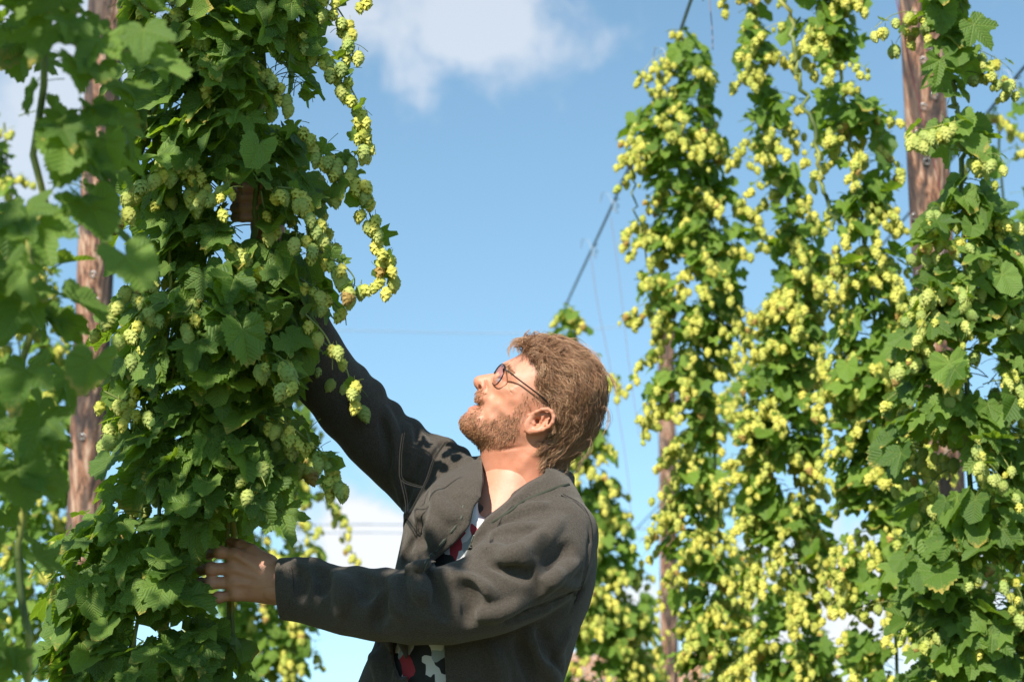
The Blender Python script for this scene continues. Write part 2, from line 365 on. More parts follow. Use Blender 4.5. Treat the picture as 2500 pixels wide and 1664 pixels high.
DMAN = 3.43
class Bine:
    """one hop plant: gathers leaves, cones and shoots, then writes them as parts"""
    def __init__(self, label, base, group=None, lod=0, cat='hop plant'):
        self.label = label; self.group = group; self.lod = lod; self.base = Vector(base); self.cat = cat
        self.avoid = None; self.leaves = []; self.cones = []; self.lines = []; self.stemlines = []
    def blocked(self, p, s):
        if self.avoid is None: return False
        x, y, z = proj(p); return self.avoid(x, y, DMAN - z, s)
    def leaf(self, p, n, t, s, k=None):
        if self.blocked(p, s): return
        self.leaves.append((Vector(p), n, t, s, random.randrange(len(LEAVES)) if k is None else k))
    def cone(self, p, s, tilt=0.25):
        if self.blocked(p, s): return
        self.cones.append((Vector(p), s, Vector((random.gauss(0, tilt), random.gauss(0, tilt), 1)).normalized(), random.random() * 6.28, random.randrange(4)))
    def build(self, limit=300):
        root = empty('hop_bine', self.base, label=self.label, cat=self.cat, group=self.group)
        def seen(p):
            x, y, z = proj(p)
            return z > .3 and -60 < x < 2560 and -60 < y < 1724
        for kind, items, proto in (('leaf', self.leaves, LEAVES), ('cone', self.cones, CONES if self.lod else GCONES)):
            mats = []
            for it in items:
                if kind == 'leaf':
                    p, n, t, s, k = it; R3 = frame(n, t, s)
                else:
                    p, s, up, sp_, k = it; R3 = (frame(up, Vector((math.cos(sp_), math.sin(sp_), 0)), s))
                size = s / max(.5, proj(p)[2]) * (1 if seen(p) else .0001)
                mats.append((size, p - self.base, R3, k))
            mats.sort(key=lambda q: -q[0])
            for size, p, R3, k in mats[:limit]:
                if size < .0005: break
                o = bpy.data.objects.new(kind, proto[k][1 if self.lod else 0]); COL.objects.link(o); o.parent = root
                m4 = R3.to_4x4(); m4.translation = p; o.matrix_basis = m4
            used = sum(1 for q in mats[:limit] if q[0] >= .0005)
            rest = mats[used:]
            if rest:
                Vs, Ts, As, off = [], [], [], 0
                for size, p, R3, k in rest:
                    V, T, A = proto[k][2:5]
                    W = V @ np.array(R3).T + np.array(p); Vs.append(W); Ts.append(T + off); off += len(V)
                    a = np.zeros((len(V), 3)); a[:, :A.shape[1]] = A; a[:, 2] = random.random(); As.append(a)
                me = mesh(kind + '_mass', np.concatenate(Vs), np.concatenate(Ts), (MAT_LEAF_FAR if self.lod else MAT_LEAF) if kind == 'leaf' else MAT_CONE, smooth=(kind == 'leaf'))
                add_attr(me, 'lf' if kind == 'leaf' else 'cf', np.concatenate(As), 'FLOAT_VECTOR')
                o = mk(kind + '_mass', me, root); o['kind'] = 'stuff'
        for L, nm in ((self.stemlines, 'stem'), (self.lines, 'side_shoots')):
            if L:
                V, Fq = tubes([(np.asarray(P) - np.array(self.base), R) for P, R in L], 6 if nm == 'stem' else 4)
                o = mk(nm, mesh(nm, V, Fq, MAT_STEM), root)
                if nm == 'side_shoots': o['kind'] = 'stuff'
        return root

def rows_at(rows, y):
    if y <= rows[0][0]: return rows[0][1:3]
    for a, b in zip(rows, rows[1:]):
        if y <= b[0]:
            f = (y - a[0]) / max(1e-6, b[0] - a[0]); return (a[1] + (b[1] - a[1]) * f, a[2] + (b[2] - a[2]) * f)
    return rows[-1][1:3]
def inpoly(x, y, poly):
    c = False; n = len(poly)
    for i in range(n):
        x1, y1 = poly[i]; x2, y2 = poly[(i + 1) % n]
        if (y1 > y) != (y2 > y) and x < (x2 - x1) * (y - y1) / (y2 - y1) + x1: c = not c
    return c

def spray(B, p, d, length, ncone, csize, lsize, nleaf=3, droop=1.0):
    """one side shoot: arches out from p along d and hangs; cones and little leaves along it"""
    P = [Vector(p)]; v = d.normalized(); st = length / 7
    for i in range(7):
        v = (v + Vector((0, 0, -0.22 * droop)) + rv(.07)).normalized(); P.append(P[-1] + v * st)
    B.lines.append(([tuple(q) for q in P], np.linspace(.0016, .0008, 8)))
    for i in range(ncone):
        csize_ = csize
        f = 0.25 + 0.75 * (i + .5) / ncone * 7 / 7; k = min(6, int(f * 7)); q = P[k].lerp(P[k + 1], f * 7 - k if f < 1 else 1)
        off = rv(.5); off.z = -abs(off.z) * .7 - .3
        B.cone(q + off.normalized() * csize * random.uniform(.3, 1.15), csize * random.choice((.6, .8, .95, 1.0, 1.1, 1.2)), .36)
    for i in range(nleaf):
        k = random.randrange(1, 7); o = rv(1); o.z = abs(o.z) * .4
        n = (SUN * .7 + rv(.5) + Vector((0, 0, .5))); B.leaf(P[k] + o.normalized() * lsize * .5, n, v + Vector((0, 0, -.5)) + rv(.4), lsize * random.uniform(.6, 1.1))

def gapn(x, y, D):
    a, b = x * D / 4861 / .16, y * D / 4861 / .13
    return (math.sin(a * 2.1 + 1.7 * math.sin(b * 1.3)) * math.cos(b * 1.9 + 1.1 * math.sin(a * 1.7 + D)) + .5 * math.sin(a * 4.3 + b * 3.1) * math.cos(b * 4.7 - a * 2.2))
def fill(B, rows, D, nleaf, ls, nclus, cs, stems, thick=None, avoid=None, clus=(5, 11), edge=.35, spread=1.0, bottom=None, lclump=0.0, gaps=-.55):
    """rows: (y, x0, x1) in photograph pixels at depth D: the column's width at each height."""
    ys = [r[0] for r in rows]; tot = ys[-1] - ys[0]
    ins = ls * FP / D * .34
    ok = lambda x, y, w, s: (avoid is None or not avoid(x, y, w, s))
    wsum = [max(1, rows_at(rows, ys[0] + tot * (i + .5) / 60)[1] - rows_at(rows, ys[0] + tot * (i + .5) / 60)[0]) for i in range(60)]
    def sample(shell=True):
        i = random.choices(range(60), wsum)[0]; y = ys[0] + tot * (i + random.random()) / 60
        x0, x1 = rows_at(rows, y); q = min(ins, (x1 - x0) * .32); zz = 14 * ls * FP / D / 60; x0 += q + (math.sin(y * .031 + D) + math.sin(y * .013 + 2 * D)) * min(q * .45, 40); x1 -= q + (math.sin(y * .027 + 3 * D) + math.sin(y * .016 + D)) * min(q * .45, 40); hw = (x1 - x0) / 2 / FP * D; T = thick if thick else max(.10, min(hw, .30))
        a = random.random() * 2 * math.pi; rr = math.sqrt(random.random()) if not shell else random.random() ** .38
        if math.sin(a) < 0 and random.random() < .35: a = -a
        u = math.cos(a) * rr; w = math.sin(a) * rr * T           # w towards the camera
        x = (x0 + x1) / 2 + u * (x1 - x0) / 2
        return x, y, w, Vector((math.cos(a), -math.sin(a), 0)), u
    c = 0; tries = 0
    clumps = [sample() for _ in range(max(6, nleaf // 9))]
    while c < nleaf and tries < nleaf * 6:
        tries += 1
        if random.random() < lclump:
            q = random.choice(clumps); x, y, w, o, u = q
            x += random.gauss(0, ls / D * FP * .9); y += random.gauss(0, ls / D * FP * 1.0); w += random.gauss(0, ls * .6)
            x0, x1 = rows_at(rows, y)
            if not x0 - 5 <= x <= x1 + 5: continue
        else: x, y, w, o, u = sample()
        s = ls * random.choice((.55, .75, .9, 1.0, 1.15))
        if gaps and gapn(x, y, D) < gaps: continue
        if not ok(x, y, w, s): continue
        p = at(x, y, D - w)
        n = o * .75 + Vector((0, 0, .55)) + SUN * .35 + rv(.42)
        t = Vector((0, 0, -1.0)) + o * .5 + rv(.45)
        B.leaf(p, n, t, s); c += 1
    c = 0; tries = 0
    while c < nclus and tries < nclus * 6:
        tries += 1
        x, y, w, o, u = sample()
        if random.random() < edge and abs(u) < .5: continue
        if not ok(x, y, w, cs * 3): continue
        p = at(x, y, D - w)
        spray(B, p - o * .05 * spread, o + Vector((0, 0, .2)) + rv(.3), random.uniform(.10, .22) * spread, random.randint(*clus), cs, ls * .4, 2); c += 1
    for st in stems:
        pts = [tuple(at(x, y, D - w)) for x, y, w in st['p']]
        Cc = curve_pts(pts, max(8, len(pts) * 6)); Cc[1:-1] += RNG.normal(0, .006, Cc[1:-1].shape)
        B.stemlines.append((Cc, st.get('r', .005)))
def sprig(B, pts, D, cs, ls, ncone, nleaf, w=0.0, r=.0016):
    """a shoot traced by its own path; pts are photograph pixels at depth D"""
    P = curve_pts([tuple(at(x, y, D - w)) for x, y in pts], 26); B.lines.append((P, np.linspace(r, r * .5, 26)))
    for i in range(ncone):
        f = (i + .5) / ncone * 25; k = int(f); q = Vector(P[k]); o = Vector((random.choice((-1, 1)) * random.uniform(.2, 1), random.uniform(-.9, .5), -.6)).normalized()
        B.cone(q + o * cs * random.uniform(.2, .9), cs * random.uniform(.7, 1.1) * (1.0 if f < 22 else 1.1), .28)
    for i in range(nleaf):
        k = int(24 * ((i + .3) / nleaf)); o = rv(.6)
        B.leaf(Vector(P[k]) + o.normalized() * ls * .4, SUN * .8 + rv(.55), Vector((0, 0, -.6)) + rv(.6), ls * random.uniform(.55, 1.1))
# ------------------------------------------------------------------ the setting
def ground():
    m, nt, out = material('grassy ground'); co = nd(nt, 'ShaderNodeTexCoord')
    a = noise(nt, co.outputs['Object'], 0.7, 5, 0.6); b = noise(nt, co.outputs['Object'], 14, 4, 0.6)
    c = mixc(nt, ramp(nt, a, [(0.42, (0, 0, 0)), (0.58, (1, 1, 1))]), (0.16, 0.12, 0.075), mixc(nt, b, (0.045, 0.085, 0.02), (0.10, 0.15, 0.035)))
    bsdf(nt, out, Base_Color=c, Roughness=0.9, Normal=bump(nt, b, 0.6, 0.05))
    n = 60; xs = np.sinh(np.linspace(-5, 5, n)) / math.sinh(5) * 1800
    X, Y = np.meshgrid(xs, xs, indexing='ij'); r = np.hypot(X, Y)
    Z = np.where(r > 40, np.sin(X * .013) * np.cos(Y * .011) * .6 * np.clip((r - 40) / 200, 0, 1), 0)
    V = np.stack([X, Y, Z], -1).reshape(-1, 3); i = np.arange(n - 1)[:, None] * n + np.arange(n - 1)[None]
    F = np.stack([i, i + n, i + n + 1, i + 1], -1).reshape(-1, 4)
    tag(mk('ground', mesh('ground', V, F, m)), kind='structure')
ground()
def gp(px, D):                      # the ground point under a pixel column at depth D
    p = at(px, 832, D); q = at(px, 1664, D); p.z = 0; return p

def post(label, x0, y0, x1, y1, D, rad, top=6.4, staples=()):
    a = at(x0, y0, D); b = at(x1, y1, D); d = (a - b) / (a.z - b.z)
    base = b - d * b.z; h = top
    n, ns = 60, 72; V = []; gv = [random.gauss(0, 1) for _ in range(ns)]; ph = [random.uniform(0, 6) for _ in range(ns)]
    for i in range(n + 1):
        z = h * i / n; c = d * z
        for j in range(ns):
            t = 2 * math.pi * j / ns
            r = rad * (1.05 - .05 * i / n) * (1 + .03 * math.sin(3 * t + z * .7) + .02 * math.sin(7 * t + 1.3 * z) + .016 * gv[j] * (.6 + .4 * math.sin(z * 1.7 + ph[j])) + random.gauss(0, .004))
            V.append((c.x + r * math.cos(t), c.y + r * math.sin(t), z))
    F = [(i * ns + j, i * ns + (j + 1) % ns, (i + 1) * ns + (j + 1) % ns, (i + 1) * ns + j) for i in range(n) for j in range(ns)]
    F.append(tuple(n * ns + j for j in range(ns)))
    r = empty('trellis_post', base, label=label, cat='post', group='wooden posts holding up the hop wires')
    me = mesh('shaft', V, F, MAT_WOOD); mk('shaft', me, r)
    if staples:
        sv, sf = tubes([(np.array([(.011 * math.cos(t), 0, .011 * math.sin(t)) for t in np.linspace(0, 5.6, 8)]), .0024)], 4)
        sme = mesh('staple', sv, sf, MAT_STEEL)
        for sx, sy in staples:
            p = at(sx, sy, D); c = base + d * p.z; dx = p.x - c.x; dx = max(-rad * .9, min(rad * .9, dx))
            q = Vector((c.x + dx, c.y - math.sqrt(max(1e-6, rad ** 2 - dx ** 2)) - .004, p.z))
            mk('staple', sme, r, loc=q - base)
    return r
c5 = lambda x, y: (1400 + x / 1.885, y / 1.885)
post('tall rough wooden post behind the foreground hop leaves at left', 245 * K, 0, 200 * K, 1100 * K, 7.5, .066, staples=[(222 * K, 640 * K), (228 * K, 700 * K), (198 * K, 1010 * K), (205 * K, 905 * K)])
post('thick weathered post with steel staples behind the bine at right', 2118 * K, 40 * K, 2172 * K, 1180 * K, 6.9, .070,
     staples=[c5(1595, 155), c5(1590, 310), c5(1618, 250), c5(1592, 520), c5(1615, 690), c5(1612, 745), c5(1560, 1010), c5(1606, 770), c5(1668, 1180), c5(1580, 1275), c5(1640, 470), c5(1570, 640)])
post('slim distant wooden post just right of the man', 1533 * K, 740 * K, 1540 * K, 1560 * K, 15.5, .066, top=4.5, staples=[(1548 * K, 760 * K)])

def wire(label, pts, r, mat=MAT_WIRE, name='trellis_wire', cat='wire', knots=(), sag=0):
    P = curve_pts([tuple(atd(x, y, d)) for x, y, d in pts], 40)
    base = Vector(P[0]); V, F = tubes([(P - np.array(base), r)], 6)
    o = mk(name, mesh(name, V, F, mat)); o.location = base; tag(o, label, cat)
    for k in knots:
        q = Vector(P[int(k * 39)]) - base
        L = [(np.array([q + Vector((r * 2.2 * math.cos(t), r * 2.2 * math.sin(t), -t * .006)) for t in np.linspace(0, 12, 26)]), r * .5),
             (np.array([q + Vector((0, 0, -.06)), q + Vector((-.03, 0, .02)), q + Vector((-.06, .01, .03)), q + Vector((-.07, .01, -.02))]), r * .45)]
        V, F = tubes(L, 5); mk('knot', mesh('knot', V, F, MAT_WIRE_PALE), o)
    return o
wire('blue grey cable slanting down across the sky above the man', [(1640, -130, 5.5), (1590, 0, 6.2), (1530, 170, 7.2), (1425, 435, 9.0), (1312, 680, 11.5), (1260, 800, 13.5)], .0062, knots=(.13, .36, .5, .62, .70))
wire('blue grey cable running behind the thick post at right', [(2480, 20, 6.6), (2356, 155, 7.0), (2280, 250, 7.6), (2075, 510, 9.4), (1800, 830, 12.5), (1530, 1145, 16), (1465, 1215, 17.5)], .0062, knots=(.22,))
wire('thin pale wire running level across the sky left of the slim post', [(-100, 740, 16), (400, 755, 16), (820, 760, 16), (1180, 766, 16), (1510, 748, 15.6), (2000, 742, 16), (2500, 735, 16.4)], .0035, MAT_WIRE_PALE)
wire('upper of two faint wires against the low white cloud', [(-100, 1212, 19), (730, 1206, 19), (925, 1206, 19), (1465, 1215, 17.5), (1530, 1206, 17.5)], .007, MAT_WIRE_PALE)
wire('lower of two faint wires against the low white cloud', [(-100, 1230, 19), (730, 1225, 19), (925, 1225, 19), (1510, 1238, 18), (2400, 1240, 18)], .006, MAT_WIRE_PALE)
S = dict(mat=MAT_STRING, name='training_string', cat='string')
wire('pale string hanging from the cable just above the distant bine', [(1360, 590, 9.6), (1375, 700, 9.6), (1405, 850, 9.6), (1445, 1100, 9.6), (1455, 1300, 9.6)], .0016, **S)
wire('faint string hanging between the cable and the left of the right bines', [(1405, 500, 9.2), (1425, 640, 9.2), (1445, 820, 9.2), (1470, 1000, 9.2)], .0014, **S)
wire('short pinkish string end hanging at the top edge right of the cable', [(1628, -60, 6.0), (1632, 0, 6.0), (1638, 60, 6.0), (1640, 115, 6.0)], .0016, **S)
wire('reddish string running down across the thick post', [(2050, -60, 6.2), (2075, 60, 6.2), (2110, 220, 6.3), (2160, 420, 6.35), (2190, 600, 6.4)], .0018, mat=plain('red string', (0.30, 0.07, 0.08), .7), name='training_string', cat='string')

def house():
    m, nt, out = material('sandy wall'); co = nd(nt, 'ShaderNodeTexCoord')
    bsdf(nt, out, Base_Color=mixc(nt, noise(nt, co.outputs['Object'], 3, 4), (0.42, 0.27, 0.17), (0.62, 0.45, 0.30)), Roughness=.9)
    tile = plain('clay roof tile', (0.52, 0.30, 0.17), .8); glass = plain('dark window glass', (0.03, 0.035, 0.04), .1); fr = plain('white window frame', (0.75, 0.74, 0.7), .5)
    base = gp(1400, 55); w, d, h, rh = 7.0, 6.0, 2.6, 1.6
    r = empty('farmhouse', base, label='sandy coloured building glimpsed low behind the bines right of the man', cat='building')
    V = [(-w/2, 0, 0), (w/2, 0, 0), (w/2, d, 0), (-w/2, d, 0), (-w/2, 0, h), (w/2, 0, h), (w/2, d, h), (-w/2, d, h), (-w/2, d/2, h + rh), (w/2, d/2, h + rh)]
    F = [(0, 1, 5, 4), (2, 3, 7, 6), (1, 2, 6, 9, 5), (3, 0, 4, 8, 7)]
    mk('wall', mesh('wall', V, F, m, False), r)
    rows, cols = 12, 40; tv = [(-.5, -.5, 0), (.5, -.5, 0), (.5, .5, 0), (-.5, .5, 0), (-.5, -.5, -.1), (.5, -.5, -.1), (0, -.5, .16), (0, .5, .16)]
    Vt, Ft = [], []
    for s_ in (0, 1):
        for i in range(rows):
            for j in range(cols):
                f0, f1 = i / rows, (i + 1) / rows; x0, x1 = -w/2 - .3 + (w + .6) * j / cols, -w/2 - .3 + (w + .6) * (j + 1) / cols
                def pt(x, f, e): return (x, (-.35 + f * (d/2 + .35)) if not s_ else (d + .35 - f * (d/2 + .35)), h - .2 + f * (rh + .2) + e)
                b = len(Vt); Vt += [pt(x0, f0, .06), pt((x0+x1)/2, f0, .14), pt(x1, f0, .06), pt(x1, f1, .02), pt((x0+x1)/2, f1, .1), pt(x0, f1, .02)]
                Ft += [(b, b+1, b+4, b+5), (b+1, b+2, b+3, b+4)]
    o = mk('roof', mesh('roof', Vt, Ft, tile, False), r)
    for wx in (-2, 0, 2):
        a = [(wx - .5, -.02, 1.0), (wx + .5, -.02, 1.0), (wx + .5, -.02, 2.3), (wx - .5, -.02, 2.3)]
        wn_ = mk('window', mesh('window', a, [(0, 1, 2, 3)], glass, False), r)
        L = [(np.array([a[i], a[(i + 1) % 4]]), .04) for i in range(4)] + [(np.array([(wx, -.02, 1.0), (wx, -.02, 2.3)]), .03)]
        Vf, Ff = tubes(L, 4); mk('frame', mesh('frame', Vf, Ff, fr, False), wn_)
house()

# ------------------------------------------------------------------ hop plants
def RD(rows): return [(y * K, a * K, b * K) for y, a, b in rows]
def R5(rows, lower=()): return [(y / 1.885, 1400 + a / 1.885, 1400 + b / 1.885) for y, a, b in rows] + [(832 + y / 1.885, 1400 + a / 1.885, 1400 + b / 1.885) for y, a, b in lower]
GR = 'hop bines climbing their strings'
def stem(*pts, r=.005): return {'p': pts, 'r': r}

# main column held by the man
HANDPOLY = [(505, 1330), (570, 1290), (650, 1310), (720, 1370), (800, 1370), (1000, 1380), (1000, 1500), (700, 1500), (600, 1505), (515, 1480)]
def avoid_main(x, y, w, s):
    m = s * 1000
    for dx, dy in ((0, 0), (m, 0), (-m, 0), (0, m * .6), (0, -m), (m * .7, -m * .7)):
        if w > -.06 and inpoly(x + dx, y + dy, HANDPOLY): return True
    if w > -.05 and (x - 600) ** 2 + (y - 487) ** 2 < (28 + m * .55) ** 2: return True
    if w > -.2 and 735 < x < 900 and 760 < y < 930: return (math.sin(x * .11) * math.sin(y * .09 + 1)) < .35
    return False
B = Bine('big leafy bine with green cones that the man grips with both hands', gp(600, 3.43)); B.avoid = avoid_main
rowsB = RD([(-700, 250, 760), (-150, 250, 760), (0, 250, 735), (100, 255, 730), (200, 265, 770), (290, 280, 755), (340, 280, 715), (450, 285, 745), (550, 285, 735), (650, 270, 770), (750, 245, 780), (830, 245, 760), (880, 250, 690), (980, 245, 690), (1060, 245, 730), (1120, 240, 680), (1190, 170, 640), (1262, 115, 610), (1300, 105, 560), (1420, 85, 580), (1500, 60, 600), (1700, 60, 600), (1830, 200, 560)])
fill(B, rowsB, 3.40, 2150, .053, 62, .025, [stem((540, 2100, 0), (545, 1664, 0), (560, 1380, .01), (590, 900, .01), (618, 480, .01), (640, 0, 0), (650, -760, 0)), stem((570, 2000, .02), (560, 1380, .02), (575, 1000, -.02), (625, 480, -.01), (655, -100, 0), r=.004),
     stem((300, 1700, .1), (400, 1100, .08), (420, 500, .05), (480, -100, 0), r=.0035)], avoid=avoid_main, clus=(5, 10), lclump=.35, edge=.1, gaps=-.75)
for pts, n, nl in [([(720, -80), (765, 0), (800, 60), (812, 125)], 15, 5), ([(700, 70), (760, 130), (800, 190), (828, 250), (832, 310), (832, 365)], 26, 9),
                   ([(690, 290), (750, 345), (810, 385), (832, 430), (850, 490), (876, 560), (890, 610), (872, 668)], 30, 9), ([(745, 350), (775, 390), (777, 455)], 4, 3),
                   ([(690, 540), (745, 585), (790, 610), (815, 640), (812, 668)], 12, 4), ([(690, 640), (750, 680), (790, 720), (797, 748)], 9, 5), ([(700, 720), (740, 760), (762, 800), (765, 850)], 12, 3),
                   ([(700, 760), (760, 800), (798, 850), (808, 925)], 9, 4), ([(640, 960), (700, 1005), (750, 1050), (772, 1085), (768, 1125)], 20, 8), ([(800, -60), (825, -20), (833, 20)], 3, 0),
                   ([(640, 430), (690, 440), (720, 480), (725, 540)], 14, 2), ([(560, 120), (600, 150), (640, 190), (650, 240)], 14, 2), ([(420, 350), (450, 380), (455, 430), (440, 460)], 13, 2),
                   ([(540, 560), (580, 610), (570, 680), (600, 760)], 18, 3), ([(390, 60), (450, 80), (480, 100), (500, 230)], 12, 3), ([(600, 440), (610, 480), (640, 520)], 5, 1), ([(240, 900), (290, 925), (330, 940)], 5, 2), ([(620, 700), (615, 760), (620, 825)], 7, 1)]:
    sprig(B, [(x * K, y * K) for x, y in pts], 3.40, .0235, .032, int(n * 1.25), nl, w=random.uniform(.06, .16), r=.002)
B.build()

# foreground, out of focus, and two unseen neighbours added for their shade
A = Bine('nearest blurred bine with large dark leaves along the left edge', gp(120, 2.25))
rowsA = RD([(-1500, -600, -150), (-700, -500, 0), (-380, -300, 200), (-200, -250, 430), (0, -200, 400), (200, -200, 385), (400, -200, 330), (560, -200, 230), (700, -200, 190), (900, -200, 190), (1050, -200, 140), (1350, -200, 80), (1700, -200, 90), (2000, -150, 60)])
fill(A, rowsA, 2.25, 450, .042, 0, .030, [stem((60, 2400, 0), (70, 1664, 0), (60, 900, 0), (90, 300, 0), (130, -400, 0), (180, -1500, 0), r=.0045)], thick=.20, clus=(3, 6), lclump=.25)
for x, y, s, t in [(120, 60, .07, 0), (230, 90, .06, 3), (150, 320, .062, 2), (60, 480, .06, 1), (90, 520, .065, 3), (60, 700, .06, 0), (60, 850, .07, 3), (95, 960, .07, 1), (40, 1080, .06, 4), (290, 590, .06, 2), (215, 830, .05, 4), (330, 70, .06, 0)]:
    A.leaf(atd(x, y, 2.1), Vector((random.uniform(-.3, .3), -.8, .55)), Vector((random.uniform(-.4, .4), 0, -1)), s * .86, t)
A.build()
A3 = Bine('unseen added bine beside the camera shading the blurred leaves at left', gp(-1500, 1.35))  # out of view, added to throw leaf shade on the foreground bine
fill(A3, [(-3600, -2300, -1050), (-2000, -2300, -1000), (0, -2200, -1000), (2600, -2200, -1000)], 1.35, 330, .060, 6, .030, [stem((-1600, 3200, 0), (-1600, -3600, 0))], thick=.3, lclump=.3)
A3.build(20)
A2 = Bine('unseen added bine above the top left corner shading the held bine', gp(-420, 2.6))  # out of view, added and shaped to shade the held bine and dapple the jacket
rowsA2 = [(-2600, -760, -215), (-900, -760, -190), (-760, -800, 20), (-660, -800, 230), (-400, -800, 260), (-200, -800, -30), (0, -800, -60), (600, -700, -120), (2400, -700, -150)]
fill(A2, rowsA2, 2.6, 400, .062, 10, .030, [stem((-400, 2400, 0), (-400, 832, 0), (-380, -600, 0), (-420, -1900, 0))], thick=.3, lclump=.2)
A2.build(60)

LF = dict(lclump=.5, gaps=-.48)
D1 = Bine('sunlit yellow green bine behind the left post at the left edge', gp(60, 8.3), lod=1, group=None)
fill(D1, RD([(300, -120, 10), (420, -120, 40), (560, -100, 60), (620, -80, 130), (760, -80, 160), (900, -80, 190), (1100, -80, 240), (1400, -80, 300), (1750, -80, 320)]), 8.3, 1200, .058, 170, .028, [stem((40, 1900, 0), (60, 1200, 0), (40, 600, 0), (10, 300, 0))], clus=(6, 12), **LF)
D1.build()
D2 = Bine('blurred yellow green bine between the held bine and the man', gp(620, 8.5), lod=1)
fill(D2, RD([(860, 600, 700), (1000, 470, 725), (1100, 440, 735), (1250, 430, 728), (1400, 440, 715), (1560, 440, 730), (1750, 430, 730)]), 8.5, 800, .056, 120, .029, [stem((640, 1900, 0), (640, 1300, 0), (680, 900, 0))], clus=(6, 12), **LF)
for pts in ([(735, 1130), (760, 1150), (790, 1200), (795, 1250), (830, 1290)], [(700, 1060), (750, 1120), (770, 1170), (785, 1200)]):
    sprig(D2, [(x * K, y * K) for x, y in pts], 8.5, .033, .04, 14, 6)
D2.build()
E1 = Bine('pointed distant bine rising behind the back of the man\'s head', gp(1400, 8.2), lod=1)
fill(E1, RD([(672, 1305, 1320), (700, 1275, 1340), (740, 1290, 1340), (790, 1240, 1378), (860, 1225, 1390), (1000, 1240, 1405), (1080, 1240, 1420), (1200, 1240, 1445), (1300, 1240, 1462), (1350, 1250, 1500), (1450, 1270, 1512), (1560, 1290, 1518), (1750, 1280, 1530)]), 8.2, 1000, .054, 175, .027, [stem((1480, 1900, 0), (1450, 1300, 0), (1400, 760, 0))], clus=(6, 11), **LF)
E1.build()
E2 = Bine('small far bine tip against the cloud beside the slim post', gp(1580, 11), lod=1)
fill(E2, RD([(1365, 1478, 1490), (1430, 1462, 1508), (1500, 1450, 1520), (1568, 1440, 1530), (1750, 1440, 1530)]), 11, 130, .055, 26, .030, [stem((1575, 1900, 0), (1575, 1460, 0))], clus=(5, 9), **LF)
E2.build()

R1 = Bine('left of the tall sunlit bines with its tip curling over the cable', gp(1700, 6.5), lod=1)
r1 = R5([(140, 380, 540), (200, 400, 610), (300, 430, 680), (430, 450, 660), (480, 300, 640), (600, 250, 710), (760, 270, 700), (870, 340, 740), (950, 350, 700), (1040, 350, 820), (1150, 350, 760), (1250, 260, 790), (1400, 300, 780), (1568, 350, 780)],
        [(100, 310, 700), (250, 330, 680), (330, 460, 640), (420, 490, 640), (480, 390, 640), (560, 480, 640), (850, 430, 700), (950, 400, 700), (1020, 480, 760), (1568, 470, 820), (2100, 470, 820)])
fill(R1, r1, 6.5, 1050, .050, 210, .0235, [stem(*[(*c5(x, y), 0) for x, y in ((700, 3600), (680, 2800), (640, 2000), (600, 1300), (640, 600), (560, 300), (520, 200))]), stem(*[(*c5(x, y), .05) for x, y in ((370, 1400), (330, 1150), (290, 950), (250, 800))], r=.003)], clus=(7, 12), **LF)
sprig(R1, [c5(x, y) for x, y in ((330, 1000), (270, 1030), (235, 1070), (200, 1130))], 6.5, .032, .03, 11, 3)
sprig(R1, [c5(x, y) for x, y in ((760, 930), (820, 960), (860, 1010), (885, 1060))], 6.5, .032, .03, 14, 3)
R1.build()
R2 = Bine('narrow sunlit bine second from the left of the right group', gp(1900, 6.1), lod=1)
fill(R2, R5([(-700, 750, 890), (-60, 750, 870), (100, 755, 890), (200, 765, 910), (260, 740, 935), (330, 785, 915), (420, 830, 950), (560, 800, 980), (650, 870, 1010), (760, 860, 1030), (880, 920, 1100), (1050, 930, 1120), (1200, 930, 1130), (1568, 860, 1150)],
    [(200, 800, 1120), (600, 760, 1120), (1000, 790, 1180), (1568, 840, 1230), (2100, 840, 1230)]), 6.1, 1000, .050, 195, .0235, [stem(*[(*c5(x, y), 0) for x, y in ((1060, 3600), (1040, 2600), (1060, 1600), (1000, 1000), (880, 450), (820, -600))])], clus=(7, 12), **LF)
R2.build()
R3 = Bine('broad bine full of yellow cones left of the thick post', gp(2080, 5.6), lod=1)
fill(R3, R5([(-700, 950, 1320), (-60, 960, 1310), (60, 930, 1300), (120, 930, 1290), (180, 1130, 1290), (250, 1120, 1350), (350, 1130, 1360), (450, 1160, 1400), (560, 1130, 1450), (680, 1160, 1470), (800, 1200, 1440), (950, 1190, 1500), (1100, 1200, 1530), (1300, 1200, 1550), (1568, 1200, 1590)],
    [(300, 1190, 1600), (700, 1200, 1640), (1100, 1200, 1740), (1568, 1250, 1740), (2100, 1250, 1740)]), 5.6, 1050, .052, 195, .0235, [stem(*[(*c5(x, y), 0) for x, y in ((1500, 3600), (1480, 2600), (1420, 1700), (1340, 1100), (1260, 600), (1200, 100), (1100, -600))]),
    stem(*[(*c5(x, y), .16) for x, y in ((1190, 1060), (1150, 880), (1130, 740), (1085, 520), (1040, 350), (1020, 230), (975, 0), (950, -200))], r=.006)], clus=(7, 12), **LF)
R3.build()
R4 = Bine('nearest right hand bine in front of the thick post with big leaves', gp(2330, 4.45), lod=0)
r4 = R5([(-500, 1560, 1820), (-60, 1600, 1820), (60, 1570, 1820), (130, 1580, 1860), (200, 1690, 1830), (235, 1640, 1850), (330, 1610, 1890), (420, 1650, 1850), (450, 1745, 1755), (535, 1755, 1765), (560, 1620, 1920), (640, 1580, 1890), (700, 1700, 1890), (715, 1775, 1785), (790, 1785, 1795), (830, 1640, 1980), (900, 1640, 1980), (1000, 1670, 1910), (1060, 1570, 2110), (1150, 1570, 2150), (1300, 1610, 2150), (1568, 1480, 2150)],
        [(200, 1450, 2200), (500, 1430, 2200), (900, 1500, 2220), (1568, 1500, 2220), (2100, 1520, 2200)])
